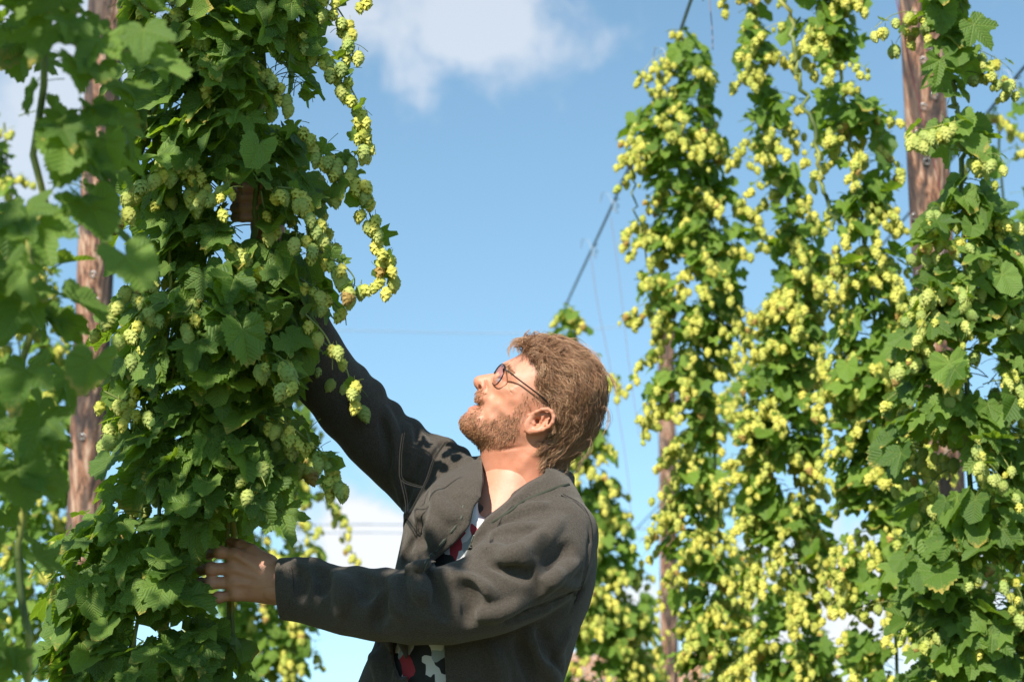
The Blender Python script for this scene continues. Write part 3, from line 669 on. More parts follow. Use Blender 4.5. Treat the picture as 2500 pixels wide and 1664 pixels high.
fill(R4, r4, 4.45, 900, .060, 100, .024, [stem(*[(*c5(x, y), 0) for x, y in ((1850, 3600), (1830, 2600), (1800, 1700), (1795, 1000), (1785, 750), (1765, 540), (1748, 420), (1740, 200), (1735, -600))], r=.006)], clus=(5, 9), **LF)
for pts in (((1840, 1600), (1700, 1620), (1560, 1640), (1450, 1700)), ((1760, 560), (1680, 580), (1600, 600), (1570, 640)), ((1840, 1300), (1720, 1300), (1640, 1330))):
    sprig(R4, [c5(x, y) for x, y in pts], 4.4, .032, .04, 15, 4, w=.05)
R4.build()
R5b = Bine('thin ragged shoots with few cones at the far right edge', gp(2440, 7.6), lod=1)
fill(R5b, R5([(430, 2050, 2110), (560, 1980, 2060), (640, 1900, 2090), (720, 1860, 2090), (830, 1870, 2110), (950, 1960, 2110), (1100, 2000, 2130), (1568, 1950, 2130)], [(600, 1900, 2150), (1568, 1800, 2150), (2100, 1800, 2150)]), 7.6, 260, .050, 46, .028, [stem((2480, 1900, 0), (2470, 900, 0), (2440, 300, 0))], clus=(5, 10), **LF)
sprig(R5b, [c5(x, y) for x, y in ((1915, 510), (1950, 520), (1980, 560), (2000, 620))], 7.6, .033, .03, 10, 2)
R5b.build()
R6 = Bine('hazy yellow bine far back seen between the right hand columns', gp(1900, 10), lod=1)
fill(R6, R5([(1500, 880, 1000), (1568, 780, 1100)], [(450, 560, 640), (560, 560, 780), (700, 560, 1000), (1000, 600, 1100), (1568, 600, 1200), (2100, 600, 1200)]), 10, 520, .055, 80, .029, [stem((1850, 1900, 0), (1850, 1200, 0))], clus=(6, 11), **LF)
R6.build()
print('vines', time.time() - T0)
# ------------------------------------------------------------------ implicit surfaces
class Vol:
    def __init__(s, lo, hi, res, far=.06):
        s.lo = np.array(lo, float); s.res = res; s.n = np.ceil((np.array(hi) - s.lo) / res).astype(int) + 1
        s.ax = [(s.lo[i] + res * np.arange(s.n[i])).astype(np.float32) for i in range(3)]
        s.F = np.full(tuple(s.n), far, np.float32); s.far = far
    def box(s, lo, hi):
        a = np.clip(((np.array(lo) - s.lo) / s.res).astype(int), 0, s.n); b = np.clip(((np.array(hi) - s.lo) / s.res).astype(int) + 2, 0, s.n)
        sl = tuple(slice(a[i], b[i]) for i in range(3))
        return sl, s.ax[0][sl[0]][:, None, None], s.ax[1][sl[1]][None, :, None], s.ax[2][sl[2]][None, None, :]
    def _put(s, sl, d, k, sub):
        F = s.F[sl]
        if sub: d = -d; 
        if k > 0:
            h = np.clip(k - np.abs(F - d), 0, None) / k
            r = (np.maximum(F, d) + h * h * k * .25) if sub else (np.minimum(F, d) - h * h * k * .25)
        else: r = np.maximum(F, d) if sub else np.minimum(F, d)
        s.F[sl] = r
    def cone(s, a, b, ra, rb=None, k=.01, sub=False):
        rb = ra if rb is None else rb; a = np.array(a, float); b = np.array(b, float); m = max(ra, rb) + s.far
        sl, X, Y, Z = s.box(np.minimum(a, b) - m, np.maximum(a, b) + m)
        if 0 in s.F[sl].shape: return
        ba = b - a; L2 = ba @ ba + 1e-12
        t = np.clip(((X - a[0]) * ba[0] + (Y - a[1]) * ba[1] + (Z - a[2]) * ba[2]) / L2, 0, 1)
        d = np.sqrt((X - a[0] - t * ba[0]) ** 2 + (Y - a[1] - t * ba[1]) ** 2 + (Z - a[2] - t * ba[2]) ** 2) - (ra + (rb - ra) * t)
        s._put(sl, d.astype(np.float32), k, sub)
    def chain(s, pts, rs, k=.01, sub=False):
        rs = [rs] * len(pts) if isinstance(rs, (int, float)) else rs
        for i in range(len(pts) - 1): s.cone(pts[i], pts[i + 1], rs[i], rs[i + 1], k, sub)
    def ell(s, c, r, axes=None, k=.01, sub=False):
        c = np.array(c, float); r = np.array(r, float); m = r.max() + s.far
        sl, X, Y, Z = s.box(c - m, c + m)
        if 0 in s.F[sl].shape: return
        D = [X - c[0], Y - c[1], Z - c[2]]
        if axes is None: q = D
        else: q = [D[0] * a[0] + D[1] * a[1] + D[2] * a[2] for a in np.array(axes, float)]
        k0 = np.sqrt((q[0] / r[0]) ** 2 + (q[1] / r[1]) ** 2 + (q[2] / r[2]) ** 2); k1 = np.sqrt((q[0] / r[0] ** 2) ** 2 + (q[1] / r[1] ** 2) ** 2 + (q[2] / r[2] ** 2) ** 2) + 1e-9
        s._put(sl, (k0 * (k0 - 1) / k1).astype(np.float32), k, sub)
    def surf_w(s, x, y):            # the side nearest the camera
        i, j = [int(np.clip(round((v - s.lo[a]) / s.res), 0, s.n[a] - 1)) for a, v in ((0, x), (1, y))]
        q = np.nonzero(s.F[i, j] < 0)[0]
        return s.ax[2][q[-1]] if len(q) else None
    def mesh(s):
        F = s.F; S = F < 0; nx, ny, nz = F.shape
        c = [S[i:nx - 1 + i, j:ny - 1 + j, k:nz - 1 + k] for i in (0, 1) for j in (0, 1) for k in (0, 1)]
        tot = sum(q.astype(np.uint8) for q in c); act = (tot > 0) & (tot < 8)
        idx = np.full(act.shape, -1, np.int32); A = np.argwhere(act); idx[act] = np.arange(len(A))
        P = np.zeros((len(A), 3)); W = np.zeros(len(A))
        for ax in range(3):
            for u in (0, 1):
                for v in (0, 1):
                    o0 = [0, 0, 0]; oth = [q for q in range(3) if q != ax]; o0[oth[0]] = u; o0[oth[1]] = v; o1 = list(o0); o1[ax] = 1
                    f0 = F[A[:, 0] + o0[0], A[:, 1] + o0[1], A[:, 2] + o0[2]]; f1 = F[A[:, 0] + o1[0], A[:, 1] + o1[1], A[:, 2] + o1[2]]
                    m = (f0 < 0) != (f1 < 0); t = np.where(m, f0 / np.where(m, f0 - f1, 1), 0)
                    q = A + np.array(o0); q = q.astype(float); q[:, ax] += t; P[m] += q[m]; W[m] += 1
        P = P / W[:, None] * s.res + s.lo
        Fs = []
        for ax in range(3):
            o = [q for q in range(3) if q != ax]
            a = [slice(1, None)] * 3 ; 
            s0 = [slice(1, -1)] * 3; s0[ax] = slice(0, -1); s1 = [slice(1, -1)] * 3; s1[ax] = slice(1, None)
            e0, e1 = S[tuple(s0)], S[tuple(s1)]; E = np.argwhere(e0 != e1); fl = e0[tuple(E.T)]
            g = E + np.array([0 if q == ax else 1 for q in range(3)])
            def gi(du, dv):
                h = g.copy(); h[:, o[0]] -= du; h[:, o[1]] -= dv; return idx[tuple(h.T)]
            q = np.stack([gi(1, 1), gi(0, 1), gi(0, 0), gi(1, 0)], 1)
            flip = fl if ax != 1 else ~fl
            q[~flip] = q[~flip][:, ::-1]; Fs.append(q)
        Fq = np.concatenate(Fs)
        for it in range(1):          # one light smoothing pass
            S_ = np.zeros_like(P); n_ = np.zeros(len(P))
            for i in range(4):
                np.add.at(S_, Fq[:, i], P[Fq[:, (i + 1) % 4]] ); np.add.at(n_, Fq[:, i], 1)
            P = P * .5 + S_ / n_[:, None] * .5
        return P, Fq

# ------------------------------------------------------------------ the man: local frame x right, y up, w towards the camera, 3.43 m away
DM = 3.43; SM = DM / FP; ORI = CAM + FWD * DM
def L(px, py, w=0.0): return np.array(((px - 1250) * SM * (1 - w / DM), (832 - py) * SM * (1 - w / DM), w))
def c1(x, y, w=0.0): return L(1080 + x / 3.733, 780 + y / 3.733, w)
def c2(x, y, w=0.0): return L(700 + x / 1.926, 850 + y / 1.926, w)
def ch(x, y, w=0.0): return L(450 + x / 6.533, 1280 + y / 6.533, w)
q1 = .001 * 0 + SM / 3.733; q2 = SM / 1.926; qh = SM / 6.533
Rm = np.array([RIGHT, UP, -FWD]).T
FOOT = ORI + UP * (-(1500 - 832) * SM) + RIGHT * ((1120 - 1250) * SM); FOOT.z = 0.0; FOOT.y = float(at(1120, 1650, DM).y) - .02
def toW(P): return np.asarray(P) @ Rm.T + np.array(ORI) - np.array(FOOT)
man = empty('person', FOOT, label='man with glasses and short beard in grey fleece jacket looking up into the hops', cat='person')
def part(name, P, F, mat, parent=man, smooth=True):
    me = mesh(name, toW(P), F, mat, smooth); return mk(name, me, parent)

# ---- head: profile outline and half widths, in photograph crop units (c1)
PROFILE = [(690, 325), (655, 345), (612, 364), (570, 384), (545, 398), (520, 420), (498, 455), (488, 476), (470, 486), (430, 492), (380, 500), (330, 510), (300, 524), (286, 548), (283, 580), (295, 610), (313, 632), (322, 648), (306, 668), (300, 690), (303, 712), (298, 735), (306, 752), (330, 762),
    (340, 772), (318, 780), (275, 786), (243, 798), (233, 815), (232, 830), (222, 845), (205, 865), (180, 888), (166, 910), (158, 940), (164, 975), (180, 1010), (212, 1048), (250, 1085), (290, 1122), (325, 1158), (342, 1200), (350, 1260), (357, 1330), (367, 1400), (380, 1470), (388, 1568), (395, 1800), (400, 1990),
    (1250, 1990), (1180, 1750), (1120, 1600), (1075, 1480), (1065, 1380), (1110, 1290), (1180, 1210), (1260, 1130), (1330, 1030), (1395, 900), (1430, 780), (1440, 660), (1410, 550), (1350, 450), (1265, 365), (1165, 305), (1050, 262), (950, 238), (850, 240), (765, 275)]
CTRL = [  # x, y, half width mm, rounding mm
    (700, 420, 58, 46), (820, 330, 62, 55), (600, 430, 50, 24), (560, 470, 40, 14), (520, 540, 30, 9), (575, 545, 43, 14), (640, 520, 56, 28), (760, 520, 66, 50), (900, 500, 71, 66), (1050, 500, 75, 72), (1250, 600, 77, 72), (1150, 800, 76, 72), (1300, 850, 70, 66), (1150, 1050, 66, 62), (1150, 300, 66, 64), (950, 330, 66, 66),
    (480, 510, 15, 9), (430, 540, 13, 10), (370, 560, 13.5, 12), (320, 575, 14, 14), (355, 615, 18.5, 10), (300, 560, 11, 13), (400, 625, 18, 10), (335, 660, 12, 10), (440, 600, 24, 13), (500, 620, 42, 15), (470, 670, 34, 17), (560, 640, 55, 24), (640, 650, 64, 36), (750, 700, 68, 46), (850, 760, 70, 55),
    (330, 710, 25, 15), (380, 740, 32, 18), (330, 757, 24, 10), (260, 800, 19, 12), (320, 810, 29, 14), (250, 870, 26, 16), (190, 930, 23, 20), (240, 1010, 32, 24), (330, 900, 40, 24), (430, 800, 47, 24), (420, 720, 42, 20), (500, 760, 54, 28), (500, 900, 52, 30), (420, 1020, 47, 30), (600, 800, 61, 38), (600, 950, 60, 38), (580, 1070, 58, 38), (700, 880, 66, 48), (700, 1000, 64, 44), (800, 950, 66, 50),
    (380, 1170, 34, 34), (520, 1190, 47, 46), (680, 1150, 54, 48), (440, 1300, 42, 46), (600, 1350, 52, 52), (800, 1200, 60, 54), (820, 1350, 60, 54), (950, 1250, 61, 54), (900, 1500, 62, 56), (500, 1500, 48, 52), (700, 1650, 60, 56), (1000, 1700, 66, 60)]
G = 6.0                                                # grid step in crop units
gx = np.arange(60, 1560, G); gy = np.arange(140, 1960, G); GX, GY = np.meshgrid(gx, gy, indexing='ij')
def poly_sdf(poly, X, Y):
    P = np.array(poly, float); d = np.full(X.shape, 1e9); ins = np.zeros(X.shape, bool)
    for i in range(len(P)):
        a, b = P[i], P[(i + 1) % len(P)]; e = b - a
        t = np.clip(((X - a[0]) * e[0] + (Y - a[1]) * e[1]) / (e @ e), 0, 1)
        d = np.minimum(d, np.hypot(X - a[0] - t * e[0], Y - a[1] - t * e[1]))
        with np.errstate(divide='ignore', invalid='ignore'):
            c = ((a[1] > Y) != (b[1] > Y)) & (X < (b[0] - a[0]) * (Y - a[1]) / (b[1] - a[1] if b[1] != a[1] else 1) + a[0])
        ins ^= c
    return np.where(ins, d, -d)
def blur2(A, n=1):
    for _ in range(n):
        A = A.copy(); A[1:-1] = .25 * A[:-2] + .5 * A[1:-1] + .25 * A[2:]; A[:, 1:-1] = .25 * A[:, :-2] + .5 * A[:, 1:-1] + .25 * A[:, 2:]
    return A
Pr = curve_pts(np.array(PROFILE + [PROFILE[0]], float), 420)
D2g = blur2(poly_sdf(Pr, GX, GY), 2) * q1
Hn = np.zeros_like(GX); Rn = np.zeros_like(GX); Wn = np.zeros_like(GX)
for x, y, h, r in CTRL:
    sg = 62 if (x < 660 and y < 1000) else 120
    w = np.exp(-((GX - x) ** 2 + (GY - y) ** 2) / (2 * sg ** 2 * .36)) * (1 if sg < 100 else .55) + 1e-7 / (1 + ((GX - x) ** 2 + (GY - y) ** 2) / 1e4) ** 2
    Hn += w * h; Rn += w * r; Wn += w
Hg = blur2(Hn / Wn / 1000, 2); Rg = blur2(Rn / Wn / 1000, 2)
def bump2(x, y, sx, sy, amp, ang=0):                   # local swelling or hollow of the cheek surface
    global Hg
    c, s_ = math.cos(math.radians(ang)), math.sin(math.radians(ang)); u = (GX - x) * c + (GY - y) * s_; v = -(GX - x) * s_ + (GY - y) * c
    Hg = Hg + amp / 1000 * np.exp(-(u / sx) ** 2 - (v / sy) ** 2)
bump2(352, 612, 34, 22, 3.5, -25); bump2(345, 600, 14, 26, -2.5, -40)         # nose wing and the hollow behind its rim
bump2(405, 600, 12, 40, -5, -10)                                             # wing crease
bump2(400, 690, 14, 60, -2.5, 15)                                            # fold from nose to mouth
bump2(600, 620, 60, 35, 3, 30); bump2(470, 870, 60, 50, -1.5)
bump2(312, 790, 40, 12, 2.0, -15); bump2(322, 742, 32, 10, 1.8, 5)
bump2(565, 440, 45, 16, 3.0, -40)
for a, b in (((880, 1120), (700, 1330)), ((700, 1330), (520, 1560)), ((520, 1560), (480, 1700))):
    for t in np.linspace(0, 1, 4)[:-1]: bump2(a[0] + (b[0] - a[0]) * t, a[1] + (b[1] - a[1]) * t, 50, 50, 2.6)
bump2(600, 1160, 130, 16, -2.5, -8)
def samp(A, x, y):                                     # x, y metres in the local frame -> map value
    u = (((x / SM + 1250) - 1080) * 3.733 - gx[0]) / G; v = (((832 - y / SM) - 780) * 3.733 - gy[0]) / G
    u = np.clip(u, 0, A.shape[0] - 1.001); v = np.clip(v, 0, A.shape[1] - 1.001); i = u.astype(int); j = v.astype(int); f = u - i; g = v - j
    return (A[i, j] * (1 - f) * (1 - g) + A[i + 1, j] * f * (1 - g) + A[i, j + 1] * (1 - f) * g + A[i + 1, j + 1] * f * g)
YAW = math.radians(4)
def headF(x, y, w):
    d = samp(D2g, x, y); H = samp(Hg, x, y); R = samp(Rg, x, y)
    t = 1 - np.minimum(d / R, 1)
    q = np.sqrt((w / H) ** 2 + t * t); return (q - 1) * np.minimum(H, R)
lo = c1(90, 1960); hi = c1(1530, 170)
hv = Vol((lo[0], lo[1], -.108), (hi[0], hi[1], .108), .0018, far=.03)
X2, Y2 = np.meshgrid(hv.ax[0], hv.ax[1], indexing='ij')
d = samp(D2g, X2, Y2)[..., None]; H = samp(Hg, X2, Y2)[..., None]; R = samp(Rg, X2, Y2)[..., None]
t = 1 - np.minimum(d / R, 1)
hv.F = ((np.sqrt((hv.ax[2][None, None, :] / H) ** 2 + t * t) - 1) * np.minimum(H, R)).astype(np.float32); del d, H, R, t
for sgn in (1, -1):
    W = lambda w: w * sgn
    # ear: a tilted bowl with a rolled rim, lobe and tragus
    e0 = np.array([.80, -.6, 0]); e1 = np.array([.6, .80, 0]); outv = np.array([.28, -.2, .94 * sgn]); outv /= np.linalg.norm(outv)
    rim = [(795, 880, 70), (820, 862, 76), (860, 838, 81), (910, 818, 85), (960, 815, 87), (1000, 838, 88), (1017, 885, 89), (1005, 935, 89), (970, 975, 87), (920, 1003, 84), (865, 1014, 80), (800, 1018, 75), (757, 1008, 71)]
    hv.ell(c1(880, 925, W(.0765)), (.0285, .0175, .0035), axes=(np.array([.86, .5, 0]), np.array([-.5, .86, .0]), np.array([0, 0, 1.])), k=.004)
    hv.chain([c1(x, y, W(w / 1000)) for x, y, w in rim], [.0028, .0028, .0029, .003, .0032, .0032, .0032, .0031, .0030, .0032, .0040, .0045, .0036], k=.003)
    hv.chain([c1(x, y, W(w / 1000)) for x, y, w in [(950, 865, 82), (965, 900, 82.5), (945, 945, 82), (890, 975, 80), (840, 985, 78)]], .0022, k=.004)
    hv.ell(c1(860, 930, W(.0805)), (.0125, .0085, .0065), axes=(np.array([.9, .45, 0]), np.array([-.45, .9, 0]), np.array([0, 0, 1.])), k=.003, sub=True)
    hv.ell(c1(945, 890, W(.083)), (.011, .004, .004), axes=(np.array([.3, .95, 0]), np.array([-.95, .3, 0]), np.array([0, 0, 1.])), k=.003, sub=True)
    hv.cone(c1(815, 915, W(.074)), c1(838, 950, W(.077)), .0032, .003, k=.003)
    hv.cone(c1(900, 930, W(.0785)), c1(925, 870, W(.0805)), .002, .002, k=.003)
    # eye: lids over the ball
    hv.ell(c1(533, 545, W(.0275)), (.0132,) * 3, k=.006)
    hv.cone(c1(500, 548, W(.041)), c1(548, 552, W(.0385)), .0021, .0018, k=.002, sub=True)
    for a, b, c in (((575, 560), (620, 575), (680, 590)), ((578, 575), (615, 600), (665, 640)), ((572, 590), (600, 625), (635, 670))):
        ww = [float(samp(Hg, *c1(x, y)[:2][:, None])[0]) * .985 for x, y in (a, b, c)]
        hv.chain([c1(*q_, W(w_)) for q_, w_ in zip((a, b, c), ww)], .0006, k=.002, sub=True)
    hv.chain([c1(492, 522, W(.036)), c1(520, 508, W(.040)), c1(556, 520, W(.040))], .0018, k=.003)
    # nostril
    hv.ell(c1(352, 628, W(.0105)), (.0042, .0030, .0040), axes=(np.array([.75, -.65, 0]), np.array([.65, .75, 0]), np.array([0, 0, 1.])), k=.002, sub=True)
    hv.ell(c1(345, 612, W(.0125)), (.0036, .0022, .0050), axes=(np.array([.75, -.65, 0]), np.array([.65, .75, 0]), np.array([0, 0, 1.])), k=.002, sub=True)
HP, HF = hv.mesh()
print('head', len(HP), time.time() - T0)

# ---- torso skin, arms and hands (mostly under the clothes), continuing the same body
bv = Vol((-.78, -1.0, -.30), (.16, .30, .32), .007)
bv.chain([c2(1080, 640, 0), c2(1050, 900, .0), c2(960, 1200, 0), c2(880, 1700, 0), c2(880, 2300, 0)], [.060, .095, .105, .105, .11], k=.05)
bv.chain([c2(1215, 900, .10), c2(1110, 1060, .15), c2(760, 1206, .195), c2(430, 1206, .165), c2(120, 1145, .12), c2(-60, 1128, .107)], [.048, .048, .036, .034, .030, .026], k=.01)
bv.chain([c2(760, 720, -.09), c2(580, 545, -.115), c2(300, 275, -.09), c2(120, 20, -.05), c2(-60, -420, .0), c2(-90, -500, .0)], [.055, .048, .042, .036, .026, .025], k=.02)
bv.chain([c2(1000, 1010, 0), c2(1200, 900, .08)], [.06, .05], k=.02); bv.chain([c2(980, 900, 0), c2(760, 720, -.09)], [.06, .05], k=.02)
BP, BF = bv.mesh()
def hand_near():
    v = Vol(ch(120, 1420, 0) + (0, 0, -.10), ch(2000, 120, 0) + (0, 0, .20), .0017, far=.02)
    w0 = .100
    def q(x, y, w=0.0): return ch(x, y, w0 + w)
    u = qh
    v.chain([q(1950, 955, .012), q(1620, 950, .008), q(1440, 940, .004)], [.029, .0275, .027], k=.01)
    for (kx, ky, kr), (wx, wy, wr) in zip([(790, 475, 100), (760, 700, 104), (770, 925, 100), (820, 1110, 94)], [(1430, 790, 165), (1440, 900, 175), (1440, 1010, 170), (1430, 1100, 150)]):
        v.cone(q(kx, ky, 0), q(wx, wy, .002), kr * u, wr * u, k=.016)
    v.cone(q(1000, 560, -.008), q(1300, 700, -.008), .013, .020, k=.015)
    for kx, ky in ((790, 470), (750, 700), (765, 930), (830, 1115)): v.ell(q(kx, ky, .006), (.0088, .0085, .0075), k=.010)
    for pts, rs in (([(770, 475, 0), (565, 435, .003), (445, 450, -.022), (400, 500, -.045)], (94, 86, 76, 66)),
                    ([(740, 705, 0), (420, 705, .006), (280, 715, -.020), (290, 730, -.048)], (98, 94, 80, 68)),
                    ([(745, 930, 0), (420, 925, .004), (262, 930, -.018), (270, 940, -.046)], (94, 90, 78, 66)),
                    ([(800, 1120, 0), (540, 1160, -.002), (385, 1175, -.018), (350, 1180, -.040)], (86, 78, 70, 60))):
        v.chain([q(*p) for p in pts], [r * u for r in rs], k=.0045)
        v.ell(q(*pts[1]) + (0, 0, .001), (rs[1] * u * 1.06,) * 3, k=.006)
    v.chain([q(1300, 640, -.014), q(1060, 420, -.016), q(880, 330, -.022), q(745, 275, -.034)], [.020, .0105, .0088, .0078], k=.010)
    # tendons and knuckle creases
    for a, b in (((820, 480), (1330, 800)), ((800, 705), (1340, 880)), ((810, 925), (1340, 980))):
        v.cone(q(*a, .0125), q(*b, .0175), .0028, .0025, k=.008)
    for x, y in ((565, 435), (420, 705), (420, 925), (540, 1160)):
        for dx in (-22, 0, 22): v.cone(q(x + dx, y - 45, .0195), q(x + dx, y + 45, .0195), .0006, k=.0015, sub=True)
    return v.mesh()
def hand_far():
    v = Vol(L(540, 660, 0) + (0, 0, -.10), L(730, 400, 0) + (0, 0, .09), .002, far=.02)
    v.chain([L(668, 655, 0), L(658, 600, 0), L(652, 545, -.004)], [.027, .026, .028], k=.01)
    for y, r in ((456, 9.6), (482, 10), (508, 9.6), (531, 8.6)):
        v.cone(L(655, 555, -.004), L(662, y + 5, -.006), .022, .013, k=.012)
        v.chain([L(664, y + 3, -.008), L(640, y, .034), L(592, y, .040), L(574, y, .015), L(590, y + 2, -.012)], [r / 1000, r / 1000, r / 1000 * .95, r / 1000 * .9, r / 1000 * .8], k=.003)
    v.chain([L(655, 540, .0), L(650, 490, -.024), L(618, 455, -.030)], [.014, .011, .009], k=.008)
    return v.mesh()
N1P, N1F = hand_near(); N2P, N2F = hand_far()
def w8(d, a, b): return np.clip((d - a) / (b - a), 0, 1)
# colour painted where the skin itself differs: beard shadow, lips, ruddy ear; neck redness is partly painted shade
HX = ((HP[:, 0] / (1 - HP[:, 2] / DM) / SM + 1250) - 1080) * 3.733; HY = ((832 - HP[:, 1] / (1 - HP[:, 2] / DM) / SM) - 780) * 3.733
BEARD = [(335, 655), (375, 640), (395, 680), (372, 730), (375, 790), (345, 850), (350, 905), (430, 905), (520, 880), (610, 860), (700, 780), (730, 690), (790, 640), (880, 640), (990, 760), (960, 830), (880, 810), (800, 850), (740, 880), (715, 960), (690, 1050), (640, 1120), (520, 1160), (380, 1165), (320, 1160), (240, 1085), (140, 990), (140, 900), (215, 850), (262, 850), (300, 800), (345, 770), (300, 745), (285, 690)]
HAIRP = [(680, 335), (720, 310), (770, 330), (800, 400), (850, 440), (870, 520), (860, 600), (880, 680), (900, 740), (990, 790), (1050, 860), (1050, 940), (1010, 990), (960, 1020), (930, 1100), (900, 1180), (930, 1260), (960, 1350), (1010, 1400), (1120, 1400), (1300, 1290), (1560, 900), (1560, 500), (1250, 150), (800, 120), (600, 250)]
bs = poly_sdf(BEARD, HX, HY); hs = poly_sdf(HAIRP, HX, HY)
nzv = lambda P, f: (np.sin(P[:, 0] * f + 1.3) * np.sin(P[:, 1] * f * 1.1 + P[:, 2] * f * .7) + np.sin(P[:, 0] * f * 2.3 + P[:, 2] * f * 1.9) * np.sin(P[:, 1] * f * 2.1)) * .5
bw = w8(bs, -25, 30); hw_ = w8(hs, -25, 15)
skin = np.array([.60, .315, .215]); ruddy = np.array([.55, .215, .125]); bcol = np.array([.24, .095, .042]); scalp = np.array([.13, .070, .040])
rd = np.clip(.35 + .55 * w8(HY, 900, 1250) + .45 * np.exp(-((HX - 330) / 60) ** 2 - ((HY - 570) / 50) ** 2) + .5 * np.exp(-((HX - 620) / 150) ** 2 - ((HY - 740) / 90) ** 2) + .5 * np.exp(-((HX - 900) / 110) ** 2 - ((HY - 930) / 100) ** 2) + .18 * nzv(HP, 120) - .5 * np.exp(-((HX - 390) / 60) ** 2 - ((HY - 1500) / 300) ** 2), 0, 1)[:, None]
HC = skin * (1 - rd) + ruddy * rd
HC = HC * (1 - bw[:, None] * .40) + bcol * bw[:, None] * .40
lipm = np.maximum(np.exp(-((HX - 305) / 34) ** 2 - ((HY - 742) / 13) ** 2), np.exp(-((HX - 285) / 55) ** 2 - ((HY - 795) / 13) ** 2))[:, None]
HC = HC * (1 - lipm * .7) + np.array([.52, .17, .13]) * lipm * .7
HC = HC * (1 - hw_[:, None]) + scalp * hw_[:, None]
def skin_material():
    m, nt, out = material('skin'); a = nd(nt, 'ShaderNodeVertexColor', layer_name='tone'); co = nd(nt, 'ShaderNodeTexCoord')
    f = noise(nt, co.outputs['Object'], 160, 3, .6); g = noise(nt, co.outputs['Object'], 45, 3, .5)
    c = mixc(nt, M(nt, 'MULTIPLY', ramp(nt, g, [(.45, (0, 0, 0)), (.62, (1, 1, 1))]), .22), a.outputs[0], (.42, .13, .07))
    h = M(nt, 'ADD', f, M(nt, 'MULTIPLY', noise(nt, co.outputs['Object'], 420, 2, .5), .6))
    p = bsdf(nt, out, Base_Color=c, Roughness=.50, Normal=bump(nt, h, .35, .0012)); p.inputs['Subsurface Weight'].default_value = .12
    p.inputs['Subsurface Radius'].default_value = (1.0, .35, .2); p.inputs['Subsurface Scale'].default_value = .006; p.inputs['Specular IOR Level'].default_value = .42
    return m
MAT_SKIN = skin_material()
tones = [HC, np.tile(skin * .6 + ruddy * .4, (len(BP), 1)), np.tile(skin * .62 + ruddy * .38, (len(N1P), 1)), np.tile(skin * .6 + ruddy * .4, (len(N2P), 1))]
allP = []; allF = []; off = 0
for P_, F_ in ((HP, HF), (BP, BF), (N1P, N1F), (N2P, N2F)):
    allP.append(P_); allF.append(F_ + off); off += len(P_)
body = part('body', np.concatenate(allP), np.concatenate(allF), MAT_SKIN)
add_attr(body.data, 'tone', np.concatenate(tones), 'FLOAT_COLOR')

# ---- eyes, lashes, teeth
def sphere(c, r, n=16):
    v = Vol(np.array(c) - r * 1.3, np.array(c) + r * 1.3, r / 9, far=r); v.ell(c, (r, r, r), k=0); return v.mesh()
def eye_material():
    m, nt, out = material('eye'); a = nd(nt, 'ShaderNodeAttribute', attribute_name='iris')
    c = ramp(nt, a.outputs['Fac'], [(.0, (.01, .01, .01)), (.16, (.01, .01, .01)), (.2, (.10, .14, .16)), (.42, (.10, .14, .16)), (.47, (.62, .55, .52))])
    bsdf(nt, out, Base_Color=c, Roughness=.1); return m
me_ = eye_material(); gz = np.array([-.62, .78, .12]); gz /= np.linalg.norm(gz)
for sgn in (1, -1):
    c = c1(531, 545, .0278 * sgn); P, F = sphere(c, .0126); o = part('eye', P, F, me_)
    add_attr(o.data, 'iris', np.linalg.norm(P - (c + gz * .0126), axis=1) / .013)
mt = plain('teeth', (.78, .72, .58), .25); tl = []
P, F = tubes([(np.array([c1(333, 770, w) for w in np.linspace(-.017, .017, 9)]), .0030)], 6); part('teeth', P, F, mt)

# ---- glasses
rim_m = plain('dark metal spectacle frame', (.035, .035, .035), .3, .8)
gl, nt, out = material('spectacle lens'); g = bsdf(nt, None, Base_Color=(1, .95, .93), Roughness=.02); tb = nd(nt, 'ShaderNodeBsdfTransparent'); tb.inputs[0].default_value = (.93, .80, .76, 1)
fz = nd(nt, 'ShaderNodeFresnel', inp={0: 1.5}); mx = nd(nt, 'ShaderNodeMixShader'); gg = nd(nt, 'ShaderNodeBsdfGlossy', inp={1: .03})
nt.links.new(M(nt, 'MULTIPLY', fz.outputs[0], .35), mx.inputs[0]); nt.links.new(tb.outputs[0], mx.inputs[1]); nt.links.new(gg.outputs[0], mx.inputs[2]); nt.links.new(mx.outputs[0], out.inputs[0])
gb = toW([c1(500, 500, 0)])[0]
glasses = mk('glasses', None, man, loc=gb)
def gpart(name, P, F, mat): return mk(name, mesh(name, toW(P) - gb, F, mat), glasses)
vd = (c1(545, 405) - c1(458, 590)) / 2                       # half the lens height
